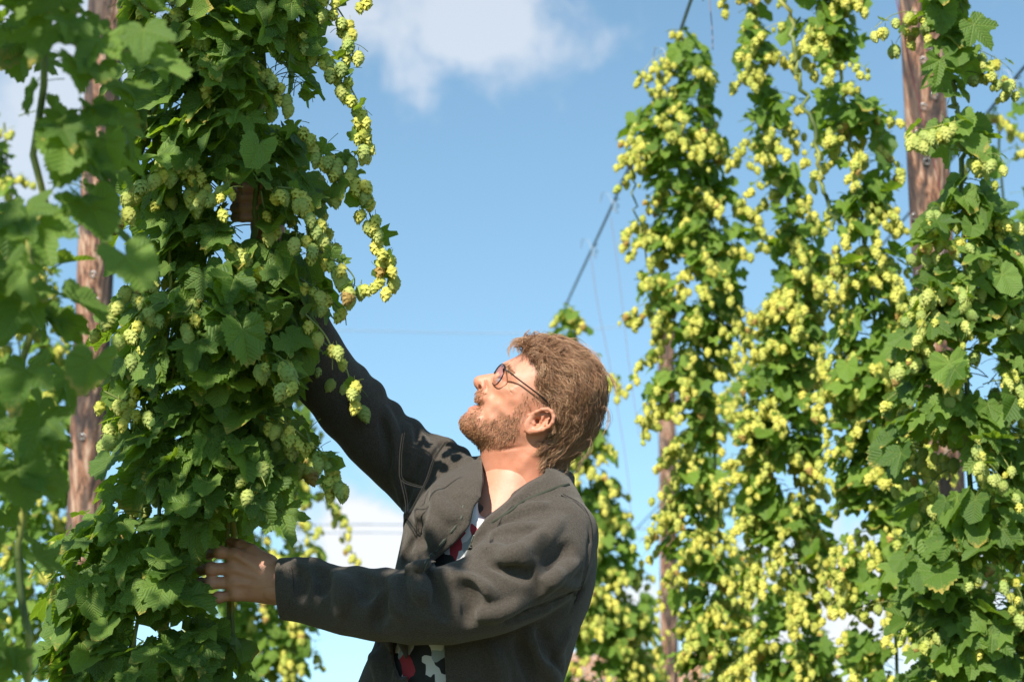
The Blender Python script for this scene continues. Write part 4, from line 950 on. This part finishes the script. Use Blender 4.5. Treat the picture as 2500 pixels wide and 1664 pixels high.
for sgn in (1, -1):
    cen = c1(512, 500, .0335 * sgn); hd = (c1(545, 515) - c1(512, 500)) * 1.05 + np.array([0, 0, .0245 * sgn])
    tt = np.linspace(0, 2 * math.pi, 33); E = np.array([cen + hd * math.cos(t) + vd * math.sin(t) * 1.0 for t in tt])
    P, F = tubes([(E, .0011)], 6); gpart('rim', P, F, rim_m)
    nrm = np.cross(hd, vd); nrm /= np.linalg.norm(nrm)
    if nrm[0] > 0: nrm = -nrm
    Vv = [cen + nrm * .0012] + [cen + nrm * .0012 * (1 - f * f) + (hd * math.cos(t) + vd * math.sin(t)) * f * .98 for f in (.5, 1.0) for t in tt[:-1]]
    Fv = [(0, 1 + (i + 1) % 32, 1 + i) for i in range(32)] + [(1 + i, 1 + (i + 1) % 32, 33 + (i + 1) % 32, 33 + i) for i in range(32)]
    gpart('lens', Vv, Fv, gl)
    hinge = cen + hd * .96 + vd * .35
    arm = curve_pts([hinge, c1(565, 448, .0655 * sgn), c1(700, 548, .074 * sgn), c1(860, 668, .0775 * sgn), c1(945, 738, .0785 * sgn), c1(985, 800, .077 * sgn), c1(1010, 870, .074 * sgn)], 24)
    P, F = tubes([(arm, np.linspace(.0011, .0016, 24))], 6); gpart('temple_arm', P, F, rim_m)
P, F = tubes([(curve_pts([c1(490, 495, .011), c1(474, 478, 0), c1(490, 495, -.011)], 9), .0010)], 6); gpart('bridge', P, F, rim_m)

# ---- hair, beard and eyebrows as strands that follow the head
def grad(x, y, w, e=.0012):
    f = headF(x, y, w); g = np.stack([headF(x + e, y, w) - headF(x - e, y, w), headF(x, y + e, w) - headF(x, y - e, w), headF(x, y, w + e) - headF(x, y, w - e)], -1) / (2 * e)
    n = np.linalg.norm(g, axis=-1, keepdims=True) + 1e-6; return f / n[..., 0], g / n
FLOW = np.array([(650, 210, -.7, -.5), (740, 170, -.2, -.7), (700, 280, .3, -.8), (740, 330, .5, -.5), (780, 250, .7, -.4), (850, 200, .8, -.3), (830, 330, .8, .1), (900, 380, .7, .5), (1000, 220, 1, .05), (980, 330, .75, .55), (1100, 260, 1, .2), (1250, 320, .9, .5), (1380, 430, .7, .8), (1480, 560, .4, 1), (1540, 680, .05, 1), (1500, 850, -.35, 1), (1400, 1020, -.5, 1),
    (1100, 420, .85, .55), (1250, 520, .75, .8), (1350, 700, .3, 1), (1000, 520, .5, .7), (1130, 620, .75, .65), (1200, 780, .35, .95), (900, 500, .15, .9), (880, 620, .35, .8), (950, 700, .6, .8), (1060, 780, .4, .95), (1120, 900, .05, 1), (1050, 1000, -.15, 1), (1250, 950, -.1, 1), (1200, 1100, -.55, .9), (1050, 1130, -.7, .75), (1000, 1250, -.6, .85), (1150, 1250, -.7, .8), (1280, 1150, -.6, 1), (1080, 1370, -.35, 1), (1180, 1380, -.3, 1)], float)
def flow(x, y):
    u = ((x / SM + 1250) - 1080) * 3.733; v = ((832 - y / SM) - 780) * 3.733
    w = np.exp(-((u[:, None] - FLOW[None, :, 0]) ** 2 + (v[:, None] - FLOW[None, :, 1]) ** 2) / (2 * 75 ** 2)) + 1e-9
    d = (w @ FLOW[:, 2:]) / w.sum(1)[:, None]; return np.stack([d[:, 0], -d[:, 1]], -1), u, v
def strands(root, nrm, ln, nseg, lift, flowf, wob, radius, curl=0.0, r=RNG):
    n = len(root); P = [root]; p = root.copy(); step = ln / nseg; cl = r.normal(0, 1, (n, 3)); ph = r.uniform(0, 6.28, n)
    for i in range(nseg):
        f = (i + 1) / nseg
        df, u, v = flowf(p[:, 0], p[:, 1]); d3 = np.concatenate([df, np.zeros((n, 1))], 1)
        d3 += cl * wob + np.stack([np.sin(ph + f * 7), np.cos(ph + f * 6), np.sin(ph * 2 + f * 5)], -1) * curl
        _, g = grad(p[:, 0], p[:, 1], p[:, 2]); d3 -= g * (d3 * g).sum(1, keepdims=True); d3 /= np.linalg.norm(d3, axis=1, keepdims=True) + 1e-6
        p = p + d3 * step[:, None]
        dist, g = grad(p[:, 0], p[:, 1], p[:, 2]); want = lift(f, n, u, v); p = p + g * np.clip(want - dist, -.006, .010)[:, None]
        P.append(p.copy())
    P = np.stack(P, 1)                                 # n, seg+1, 3
    return P
def ribbon_mesh(P, rad, tone):
    """three sided tapering strands"""
    n, m, _ = P.shape; T = np.gradient(P, axis=1); T /= np.linalg.norm(T, axis=2, keepdims=True) + 1e-9
    ref = RNG.normal(0, 1, (n, 1, 3)); A = np.cross(T, ref); A /= np.linalg.norm(A, axis=2, keepdims=True) + 1e-9; B = np.cross(T, A)
    tp = np.interp(np.linspace(0, 1, m), [0, .15, .7, 1], [.7, 1, .85, .12])[None, :, None] * rad[:, None, None]
    V = np.stack([P + tp * (A * math.cos(a) + B * math.sin(a)) for a in (0, 2.094, 4.189)], 2)      # n, m, 3, 3
    i = (np.arange(n)[:, None, None] * m + np.arange(m - 1)[None, :, None]) * 3; j = np.arange(3)[None, None, :]; j2 = (j + 1) % 3
    F = np.stack([i + j, i + j2, i + 3 + j2, i + 3 + j], -1).reshape(-1, 4)
    tn = np.repeat(tone, m * 3); al = np.tile(np.repeat(np.linspace(0, 1, m), 3), n)
    return V.reshape(-1, 3), F, tn, al
hg, hn_ = grad(HP[:, 0], HP[:, 1], HP[:, 2]); 
isear = (np.abs(HP[:, 2]) > .074) & (HX > 735) & (HX < 1050) & (HY > 800) & (HY < 1050) & (hg > .002)
def roots(mask, n):
    ids = np.nonzero(mask & ~isear)[0]; k = RNG.choice(ids, n); return HP[k] + RNG.normal(0, .0006, (n, 3)), HX[k], HY[k], k
def hair_lift(f, n, u, v):
    top = np.clip((650 - v) / 350, 0, 1); nape = np.clip((v - 1050) / 250, 0, 1)
    h = .0084 + .0085 * top - .004 * nape; side = np.clip((1050 - u) / 200, 0, 1) * np.clip((v - 480) / 150, 0, 1)
    h = h * (1 - .62 * side)
    return h * hl * np.interp(f, [0, .35, .8, 1], [.25, 1, 1, .75 ])
NL = 1500                                              # locks, each of many hairs
rt, ru, rvv, kk = roots(hs > 12, NL)
hl = RNG.uniform(.35, 1.15, NL); ln = RNG.uniform(.030, .058, NL) * np.where(ru < 950, np.where(rvv > 480, .55, 1.0), 1.0) * np.where(rvv > 1100, .6, 1.0)
Lk = strands(rt, None, ln, 9, hair_lift, flow, .30, None, curl=.52)
nh = 18; Pp = np.repeat(Lk, nh, 0); m_ = Pp.shape[1]
offs = RNG.normal(0, 1, (len(Pp), 3)); sp_ = np.interp(np.linspace(0, 1, m_), [0, .5, 1], [.0042, .0032, .0020])[None, :, None]
wv = RNG.normal(0, 1, (len(Pp), 1, 3)) * np.sin(np.linspace(0, 5, m_) + RNG.uniform(0, 6, (len(Pp), 1)))[..., None] * .0006
Pp = Pp + offs[:, None, :] * sp_ + wv
lock_t = np.repeat(RNG.uniform(0, 1, NL), nh); tone = np.clip(lock_t * .6 + RNG.uniform(0, 1, len(Pp)) * .4, 0, 1)
Pp2 = Pp
# forelock: tousled tips standing over the brow and crown
tips = [([(760, 250), (740, 200), (750, 140), (800, 85)], .4), ([(800, 250), (760, 170), (690, 180), (625, 195)], .9), ([(760, 270), (690, 200), (630, 220), (600, 280), (608, 340)], .6), ([(800, 300), (720, 220), (650, 210), (610, 260), (598, 320)], 1), ([(850, 260), (800, 170), (700, 170), (640, 190)], 1), ([(760, 260), (700, 230), (690, 270), (700, 310)], .6),
        ([(880, 260), (840, 150), (850, 110), (900, 140)], .6), ([(820, 280), (790, 190), (770, 140), (750, 120)], .5), ([(830, 280), (770, 240), (730, 280), (725, 330)], .4), ([(950, 260), (960, 170), (1040, 170), (1120, 215)], .8), ([(1020, 280), (1120, 190), (1220, 215), (1320, 270)], .9), ([(1150, 330), (1260, 250), (1360, 300), (1440, 390)], .9), ([(1250, 400), (1380, 350), (1460, 430), (1500, 500)], .9),
        ([(900, 280), (880, 190), (960, 150), (1010, 180)], .8), ([(780, 280), (700, 200), (660, 230), (640, 300)], .8), ([(1300, 550), (1480, 480), (1560, 570), (1590, 690)], 1), ([(1300, 900), (1480, 800), (1520, 930), (1450, 1060)], 1), ([(1180, 1150), (1350, 1080), (1330, 1220), (1220, 1330)], 1), ([(1150, 1250), (1260, 1230), (1250, 1350), (1190, 1420)], 1), ([(1080, 1280), (1150, 1300), (1140, 1390), (1090, 1420)], .8)]
TL = []
for path, wd in tips:
    for q in range(16):
        w0 = RNG.uniform(-.035, .05); pts = [c1(x + RNG.normal(0, 11 * wd), y + RNG.normal(0, 11 * wd), w0 + RNG.normal(0, .003) + .006 * i) for i, (x, y) in enumerate(path)]
        TL.append(curve_pts(pts, m_))
TL = np.array(TL)
hl = RNG.uniform(1.0, 1.7, 420); rt, ru, rvv, kk = roots(hs > 12, 420)
FA = strands(rt, None, RNG.uniform(.035, .065, 420), 9, hair_lift, flow, .5, None, curl=.55); TL = np.concatenate([TL, FA]); Pp2 = np.concatenate([Pp, TL]); tone = np.concatenate([tone, RNG.uniform(.2, .9, len(TL))])
V, F, tn, al = ribbon_mesh(Pp2, RNG.uniform(.00020, .00036, len(Pp2)), tone)
def hair_material(name, stops, rough=.45):
    m, nt, out = material(name); a = nd(nt, 'ShaderNodeAttribute', attribute_name='tone')
    p = bsdf(nt, out, Base_Color=ramp(nt, a.outputs['Fac'], stops), Roughness=rough); p.inputs['Specular IOR Level'].default_value = .55
    return m
MH = hair_material('light brown hair', [(0, (.09, .042, .024)), (.3, (.20, .094, .046)), (.65, (.45, .245, .13)), (1, (.84, .58, .37))])
hair = part('hair', V, F, MH); add_attr(hair.data, 'tone', np.clip(tn * .8 + al * .25, 0, 1))
# beard
kb = RNG.choice(np.nonzero(~isear & (HX < 1000))[0], 30000, p=None); pb = w8(bs[kb], -22, 45) * np.where(HX[kb] > 700, .55, 1) * np.where((HY[kb] < 900) & (HX[kb] > 420), .75, 1); kb = kb[RNG.random(len(kb)) < pb][:7000]
def bflow(x, y):
    u = ((x / SM + 1250) - 1080) * 3.733; v = ((832 - y / SM) - 780) * 3.733; n = len(x)
    return np.stack([-.45 + .0006 * (u - 200) * 0 - .2 * (u < 400), np.full(n, -.9)], -1), u, v
hl = 1
lb = RNG.uniform(.0032, .0072, len(kb)); lb = lb * np.where((HX[kb] < 420) & (HY[kb] > 850), 1.25, .9)
Pb = strands(HP[kb], None, lb, 3, lambda f, n, u, v: np.full(n, .0030 * f), bflow, .45, None, curl=.2)
V, F, tn, al = ribbon_mesh(Pb, RNG.uniform(.00022, .00036, len(Pb)), RNG.uniform(0, 1, len(Pb)))
beard = part('beard', V, F, hair_material('reddish beard', [(0, (.14, .056, .026)), (.5, (.34, .16, .075)), (1, (.60, .34, .18))])); add_attr(beard.data, 'tone', tn)
# eyebrow
eb = poly_sdf([(545, 418), (585, 410), (640, 470), (630, 500), (580, 455)], HX, HY); ke = RNG.choice(np.nonzero(eb > 0)[0], 260)
Pe = strands(HP[ke], None, RNG.uniform(.006, .010, len(ke)), 3, lambda f, n, u, v: np.full(n, .0018 * f), lambda x, y: (np.tile([.6, -.55], (len(x), 1)), ((x / SM + 1250) - 1080) * 3.733, ((832 - y / SM) - 780) * 3.733), .3, None)
V, F, tn, al = ribbon_mesh(Pe, np.full(len(Pe), .00030), RNG.uniform(.2, .8, len(Pe))); ebo = part('eyebrow', V, F, MH); add_attr(ebo.data, 'tone', tn)
print('hair', time.time() - T0)

# ---- the fleece jacket
ROWS = [(520, 900, 1200, .055), (560, 830, 1290, .085), (600, 735, 1325, .11), (660, 660, 1365, .13), (740, 600, 1405, .145), (820, 555, 1440, .15), (900, 540, 1458, .15), (1000, 518, 1460, .15), (1100, 495, 1450, .15), (1200, 470, 1425, .15), (1300, 440, 1382, .15), (1400, 408, 1352, .15), (1500, 362, 1322, .15), (1568, 335, 1300, .15), (1750, 320, 1290, .15), (2000, 330, 1270, .15), (2300, 330, 1260, .155), (2450, 330, 1250, .155)]
def torso(v, grow=0.0, x0=0, x1=0):
    A = np.array(ROWS, float); X, Y, Z = v.ax
    yy = -( (832 - Y / SM) - 850) * 1.926 * -1; yy = ((832 - Y / SM) - 850) * 1.926
    a = np.interp(yy, A[:, 0], A[:, 1]) + x0; b = np.interp(yy, A[:, 0], A[:, 2]) + x1; h = np.interp(yy, A[:, 0], A[:, 3], left=.02)
    ca = c2((a + b) / 2, 0)[0] if False else (((700 + (a + b) / 2 / 1.926) - 1250) * SM); ha = (b - a) / 2 * q2 + grow; h = h + grow
    dx = (X[:, None, None] - ca[None, :, None]) / ha[None, :, None]; dz = (Z[None, None, :]) / h[None, :, None]
    k = (np.abs(dx) ** 2.5 + np.abs(dz) ** 2.5) ** (1 / 2.5)
    top = Y[None, :, None] - c2(0, 500)[1]
    return np.maximum((k - 1) * np.minimum(ha, h)[None, :, None], top).astype(np.float32)
jl = c2(-60, 2450, 0); jh = c2(1490, 40, 0)
jv = Vol((-.62, jl[1], -.26), (jh[0] + .03, c2(0, -430)[1], .31), .0040, far=.05)
jv.F = np.minimum(torso(jv), .05)
near = [(-48, 1127, .112, 108), (-30, 1128, .113, 118), (-12, 1130, .114, 110), (40, 1133, .116, 117), (120, 1145, .125, 126), (200, 1172, .135, 127), (300, 1191, .15, 138), (430, 1206, .17, 147), (600, 1214, .195, 154), (760, 1206, .205, 160), (900, 1165, .195, 172), (1000, 1120, .18, 186), (1110, 1055, .16, 200), (1210, 975, .13, 205), (1260, 880, .10, 185), (1230, 800, .075, 150)]
jv.chain([c2(x, y, w) for x, y, w, r in near], [r * q2 for *_, r in near], k=.022)
far_ = [(-90, -470, .0, 92), (-30, -300, -.01, 100), (60, -110, -.03, 128), (120, 20, -.05, 140), (185, 140, -.07, 150), (300, 275, -.09, 158), (415, 412, -.10, 150), (500, 480, -.11, 158), (580, 545, -.115, 166), (680, 625, -.11, 185), (790, 740, -.08, 200), (860, 880, -.04, 230)]
jv.chain([c2(x, y, w) for x, y, w, r in far_], [r * q2 for *_, r in far_], k=.020)
jv.cone(c2(700, 560, -.07), c2(880, 590, -.05), 80 * q2, 70 * q2, k=.03)
jv.cone(c2(1000, 620, .02), c2(1240, 740, .06), 90 * q2, 110 * q2, k=.03)
# bunched cloth: bumps along the sleeves' upper edges
for x, y, w, r in [(55, 1040, .11, 44), (128, 1042, .118, 48), (200, 1075, .13, 40), (330, 1082, .15, 46), (470, 1085, .17, 40), (600, 1083, .19, 44), (400, 212, -.09, 56), (330, 130, -.085, 46), (490, 302, -.10, 50), (585, 385, -.10, 50), (700, 455, -.10, 44), (752, 470, -.09, 46), (215, 70, -.06, 60), (820, 505, -.08, 40)]:
    jv.ell(c2(x, y, w), (r * q2 * 1.15,) * 3, k=.012)
SH = dict()
def fold(pts, r, depth=.35, k=.010, sub=False, taper=True):
    C = curve_pts([(x, y, 0) for x, y in pts], max(5, len(pts) * 4)); Q = []; rr = []
    for i, (x, y, _) in enumerate(C):
        l = c2(x, y, 0); w = None
        for it in range(3):
            w2 = jv.surf_w(*c2(x, y, w or .1)[:2]); w = w2 if w2 is not None else w
        if w is None: continue
        f = i / (len(C) - 1); t = (math.sin(math.pi * min(max(f, .04), .96)) ** .5) if taper else 1
        Q.append(c2(x, y, w + (r * t * (.05 if not sub else .20)) * q2 * (1 if not sub else 1))); rr.append(r * t * q2)
    for i in range(len(Q) - 1): jv.cone(Q[i], Q[i + 1], rr[i], rr[i + 1], k, sub)
# ridges and creases traced from the cloth
fold([(905, 935), (1010, 960), (1130, 1020), (1250, 1085), (1370, 1120)], 30, k=.012)
fold([(930, 985), (1040, 1030), (1160, 1090)], 24, sub=True, k=.012)
fold([(1000, 820), (1100, 770), (1220, 735)], 22, k=.012); fold([(960, 880), (1060, 850), (1200, 840)], 18, k=.012)
fold([(700, 1050), (800, 1082), (900, 1120), (980, 1160)], 30, k=.012)
fold([(640, 1050), (675, 1110), (715, 1180), (740, 1260)], 24, sub=True, k=.014)
fold([(610, 1060), (625, 1120), (640, 1180)], 30, k=.014)
fold([(350, 1060), (380, 1120), (370, 1180)], 20, sub=True, k=.014); fold([(150, 1040), (175, 1090), (165, 1150)], 18, sub=True, k=.014)
fold([(40, 1040), (70, 1100), (65, 1170)], 16, sub=True, k=.014); fold([(820, 1100), (870, 1180), (860, 1280)], 26, sub=True, k=.016)
fold([(1030, 1280), (1160, 1240), (1280, 1190), (1380, 1130)], 22, sub=True, k=.010)
fold([(535, 395), (545, 480), (530, 560), (535, 640)], 9, sub=True, k=.006); fold([(570, 370), (560, 430), (590, 520), (560, 600)], 22, k=.012)
fold([(610, 350), (640, 440), (625, 540)], 16, k=.010); fold([(725, 430), (680, 500), (650, 590), (600, 720), (555, 830)], 14, k=.010); fold([(745, 440), (700, 510), (672, 600), (620, 740)], 14, sub=True, k=.010)
fold([(470, 290), (500, 400), (505, 520), (535, 640), (560, 780)], 20, k=.012); fold([(440, 330), (470, 450), (480, 560)], 16, sub=True, k=.010)
fold([(545, 615), (600, 640), (640, 655)], 7, sub=True, k=.004)
fold([(1140, 1330), (1180, 1420), (1230, 1500), (1280, 1600)], 30, k=.014); fold([(1190, 1330), (1240, 1420), (1300, 1490)], 26, k=.014, sub=True); fold([(1080, 1370), (1120, 1460), (1150, 1570)], 22, sub=True, k=.014)
fold([(1330, 1330), (1270, 1420), (1290, 1520)], 20, k=.012); fold([(960, 1400), (1000, 1500), (1010, 1640)], 26, k=.014)
fold([(620, 760), (700, 850), (660, 960)], 30, k=.02); fold([(700, 1000), (620, 1020), (560, 1040)], 16, k=.01); fold([(600, 900), (560, 960), (545, 1030)], 14, sub=True)
fold([(1425, 820), (1418, 920), (1405, 1020), (1385, 1110), (1335, 1240)], 6, sub=True, k=.004, taper=False)
fold([(640, 655), (575, 800), (550, 900)], 5, sub=True, k=.003)
fold([(1290, 800), (1200, 900), (1080, 960), (960, 1000)], 26, k=.016); fold([(1330, 930), (1250, 1010), (1130, 1050)], 22, sub=True, k=.016)
fold([(1360, 1010), (1280, 1060), (1200, 1150)], 24, k=.014); fold([(900, 1250), (1000, 1240), (1120, 1190)], 22, k=.014)
fold([(520, 1080), (500, 1160), (540, 1260)], 24, k=.016); fold([(250, 1070), (270, 1150), (250, 1240)], 26, k=.016); fold([(440, 1090), (450, 1200), (420, 1300)], 20, sub=True, k=.016)
fold([(700, 640), (720, 740), (790, 800)], 22, k=.016); fold([(640, 720), (620, 860), (640, 980)], 20, k=.014, sub=True)
fold([(380, 1420), (430, 1500), (450, 1600)], 20, k=.012); fold([(420, 1370), (470, 1450), (480, 1560)], 14, sub=True)
# collar: near side stands round the neck, far side falls open
colN = [(1180, 560, -.055, 26), (1270, 580, -.035, 30), (1318, 612, .0, 32), (1290, 632, .04, 33), (1215, 640, .072, 34), (1140, 665, .090, 33), (1070, 712, .100, 31), (1000, 765, .104, 29), (945, 800, .104, 26), (900, 850, .112, 20), (868, 900, .122, 14)]
jv.chain([c2(x, y, w) for x, y, w, r in colN], [r * q2 for *_, r in colN], k=.008)
colF = [(1180, 560, -.055, 24), (1040, 540, -.075, 26), (930, 530, -.07, 30), (868, 548, -.035, 36), (838, 600, .02, 34), (850, 660, .055, 34), (868, 720, .075, 30), (858, 790, .095, 22)]
jv.chain([c2(x, y, w) for x, y, w, r in colF], [r * q2 for *_, r in colF], k=.008)
# open front and neck hole cut out of the shell
def carve(v, poly, wmin, wmax, depthf=None):
    X, Y = np.meshgrid(v.ax[0], v.ax[1], indexing='ij'); Z = v.ax[2][None, None, :]
    pr = 1 - .13 / DM; px = ((X / SM / pr + 1250) - 700) * 1.926; py = ((832 - Y / SM / pr) - 850) * 1.926
    d = (-poly_sdf(poly, px, py) * q2)[..., None].astype(np.float32)            # negative inside
    b = np.maximum(d, np.maximum(wmin - Z, Z - wmax)); h = np.clip(.004 - np.abs(v.F + b), 0, None) / .004
    v.F = np.maximum(v.F, -b) + h * h * .001
V1 = [(905, 500), (925, 640), (915, 705), (880, 745), (862, 830), (800, 905), (735, 965), (690, 1000), (652, 1075), (700, 1075), (800, 1040), (838, 975), (862, 925), (885, 865), (935, 800), (1000, 755), (1080, 690), (1140, 640), (1210, 612), (1200, 470)]
carve(jv, V1, .075, .20)
carve(jv, [(905, 480), (925, 640), (900, 740), (960, 780), (1060, 690), (1140, 640), (1220, 600), (1210, 480)], -.06, .12)
# far sleeve must not be filled where the near carve ran: lower opening
carve(jv, [(560, 1340), (568, 1450), (566, 1560), (560, 1800), (560, 2460), (800, 2460), (770, 1800), (750, 1560), (738, 1340)], .075, .165)
carve(jv, [(492, 1372), (515, 1395), (545, 1440), (560, 1470), (562, 1545), (530, 1560), (500, 1500), (490, 1440)], .075, .16)
carve(jv, [(-500, 850), (-54, 990), (-36, 1270), (-500, 1450)], -1, 1); jv.cone(c2(-120, 1127, .108), c2(-20, 1128, .113), 92 * q2, 88 * q2, k=.002, sub=True)          # the hand's end of the cuff
JP, JF = jv.mesh()
def fleece():
    m, nt, out = material('grey fleece'); co = nd(nt, 'ShaderNodeTexCoord')
    n1 = noise(nt, co.outputs['Object'], 520, 2, .6, .6); n2 = noise(nt, co.outputs['Object'], 200, 2, .5, .3); n3 = noise(nt, co.outputs['Object'], 7, 3, .5)
    c = mixc(nt, ramp(nt, n1, [(.38, (0, 0, 0)), (.62, (1, 1, 1))]), (.046, .038, .031), (.088, .073, .060))
    c = mixc(nt, M(nt, 'MULTIPLY', n3, .35), c, (.072, .060, .047))
    h = M(nt, 'ADD', n1, M(nt, 'MULTIPLY', n2, .6))
    p = bsdf(nt, out, Base_Color=c, Roughness=.95, Normal=bump(nt, h, .8, .0018)); p.inputs['Sheen Weight'].default_value = .22; p.inputs['Sheen Roughness'].default_value = .5; p.inputs['Specular IOR Level'].default_value = .12
    p.inputs['Sheen Tint'].default_value = (.9, .85, .78, 1)
    return m
MF = fleece()
jacket = part('jacket', JP, JF, MF)
print('jacket', len(JP), time.time() - T0)
def surf_line(pts, n, lift=.001, vol=jv):
    C = curve_pts([(x, y, 0) for x, y in pts], n); Q = []; w = .12
    for x, y, _ in C:
        w2 = None
        for it in range(2):
            w2 = vol.surf_w(*c2(x, y, w)[:2]); w = w2 if w2 is not None and w2 > .03 else w
        Q.append(c2(x, y, w + lift))
    Q = np.array(Q); Q[1:-1] = .25 * Q[:-2] + .5 * Q[1:-1] + .25 * Q[2:]; Q[1:-1] = .25 * Q[:-2] + .5 * Q[1:-1] + .25 * Q[2:]
    return Q
MZ = plain('zip teeth', (.45, .43, .40), .35, .5); MT = plain('olive edging tape', (.035, .040, .024), .8)
def zipper(pts, n):
    Q = surf_line(pts, n, .0008); L_ = []
    for i in range(n - 1):
        a = Q[i]; t = Q[i + 1] - Q[i]; t /= np.linalg.norm(t); s_ = np.cross(t, [0, 0, 1]); s_ /= np.linalg.norm(s_) + 1e-9
        L_.append((np.array([a - s_ * .0022, a + s_ * .0022]), .0009))
    P, F = tubes(L_, 4); z = part('zip', P, F, MZ, jacket)
    P, F = tubes([(Q - (0, 0, .0012), .0028)], 6); part('zip_tape', P, F, MT, jacket)
zipper([(835, 735), (822, 800), (775, 862), (720, 925), (668, 985), (640, 1040)], 74)
zipper([(500, 1378), (530, 1418), (562, 1452), (566, 1530), (566, 1640)], 40)
zipper([(882, 880), (866, 925), (846, 965)], 16)
for pts in ([(1325, 640), (1270, 655), (1180, 690), (1110, 720), (1030, 780), (950, 825)],):
    P, F = tubes([(surf_line(pts, 30, .0), .0030)], 6); part('collar_tape', P, F, MT, jacket)
def seam(pts, n=30, r=.0010):
    Q = surf_line(pts, n, .0004); P, F = tubes([(Q, r), (Q + (.0035, .002, .0), r * .6)], 4); s_ = part('seam', P, F, MS, jacket)
MS = plain('seam stitching', (.030, .026, .022), .9)
for sp_ in ([(1290, 690), (1380, 740), (1420, 820), (1424, 920), (1410, 1020), (1385, 1110), (1340, 1210)], [(1380, 1120), (1300, 1170), (1180, 1215), (1040, 1255), (900, 1275)], [(1060, 740), (1010, 800), (960, 900), (930, 960)],
            [(545, 400), (533, 480), (530, 560), (536, 620), (590, 645), (640, 656)], [(536, 620), (560, 740), (552, 850)], [(12, 1035), (22, 1090), (22, 1150), (10, 1215)], [(745, 440), (690, 520), (655, 620), (600, 730), (562, 800)]):
    seam(sp_)
# ---- t-shirt
tv = Vol((-.34, jl[1], -.14), (.12, c2(0, 560)[1], .16), .006, far=.05)
tv.F = np.minimum(torso(tv, -.022), .05)
carve(tv, [(900, 480), (905, 640), (895, 760), (905, 800), (950, 815), (1080, 760), (1320, 700), (1360, 480)], -.2, .2)
TP, TF = tv.mesh()
def print_material():
    m, nt, out = material('printed cotton'); co = nd(nt, 'ShaderNodeTexCoord')
    mp = nd(nt, 'ShaderNodeMapping'); mp.inputs['Rotation'].default_value = (0, .5, 0); mp.inputs['Scale'].default_value = (1.3, 1, .8); nt.links.new(co.outputs['Object'], mp.inputs[0])
    dn = nd(nt, 'ShaderNodeTexNoise'); dn.inputs['Scale'].default_value = 22; nt.links.new(mp.outputs[0], dn.inputs['Vector'])
    va = nd(nt, 'ShaderNodeVectorMath', operation='MULTIPLY_ADD'); nt.links.new(dn.outputs['Color'], va.inputs[0]); va.inputs[1].default_value = (.03, .03, .03); nt.links.new(mp.outputs[0], va.inputs[2])
    vo = nd(nt, 'ShaderNodeTexVoronoi'); vo.inputs['Scale'].default_value = 42; nt.links.new(va.outputs[0], vo.inputs['Vector'])
    sp = nd(nt, 'ShaderNodeSeparateColor'); nt.links.new(vo.outputs['Color'], sp.inputs[0])
    c = ramp(nt, sp.outputs[0], [(0, (.62, .60, .62)), (.50, (.014, .014, .016)), (.72, (.34, .03, .045)), (.77, (.30, .33, .36)), (.89, (.014, .014, .016))], 'CONSTANT')
    bsdf(nt, out, Base_Color=c, Roughness=.85); return m
part('t_shirt', TP, TF, print_material())
# ---- trousers and shoes, below the picture
lv = Vol((-.40, -1.02, -.28), (.20, .1, .28), .012)
def gl_(x, y, z):                       # world offset from the foot point -> local frame
    v = np.array(FOOT) + np.array((x, y, z)) - np.array(ORI); return Rm.T @ v
pts_ = lambda s: [gl_(0.0, s * .10, .92), gl_(-.02, s * .12, .50), gl_(.02, s * .13, .08)]
lv = Vol((-.45, gl_(0, 0, 0)[1] - .12, -.55), (.30, -.35, .60), .012)
for s_ in (1, -1): lv.chain(pts_(s_), [.095, .066, .055], k=.03)
lv.ell(gl_(0, 0, .95), (.16, .13, .15), k=.05)
P, F = lv.mesh(); part('trousers', P, F, plain('dark trousers', (.03, .035, .05), .9))
for s_ in (1, -1):
    a, b = gl_(.06, s_ * .13, .055), gl_(-.14, s_ * .15, .035)
    sv = Vol(np.minimum(a, b) - .09, np.maximum(a, b) + .09, .006, far=.03); sv.cone(a, b, .045, .038, k=.01); P, F = sv.mesh(); part('shoe', P, F, plain('brown boot', (.09, .05, .03), .6))
print('done', time.time() - T0)
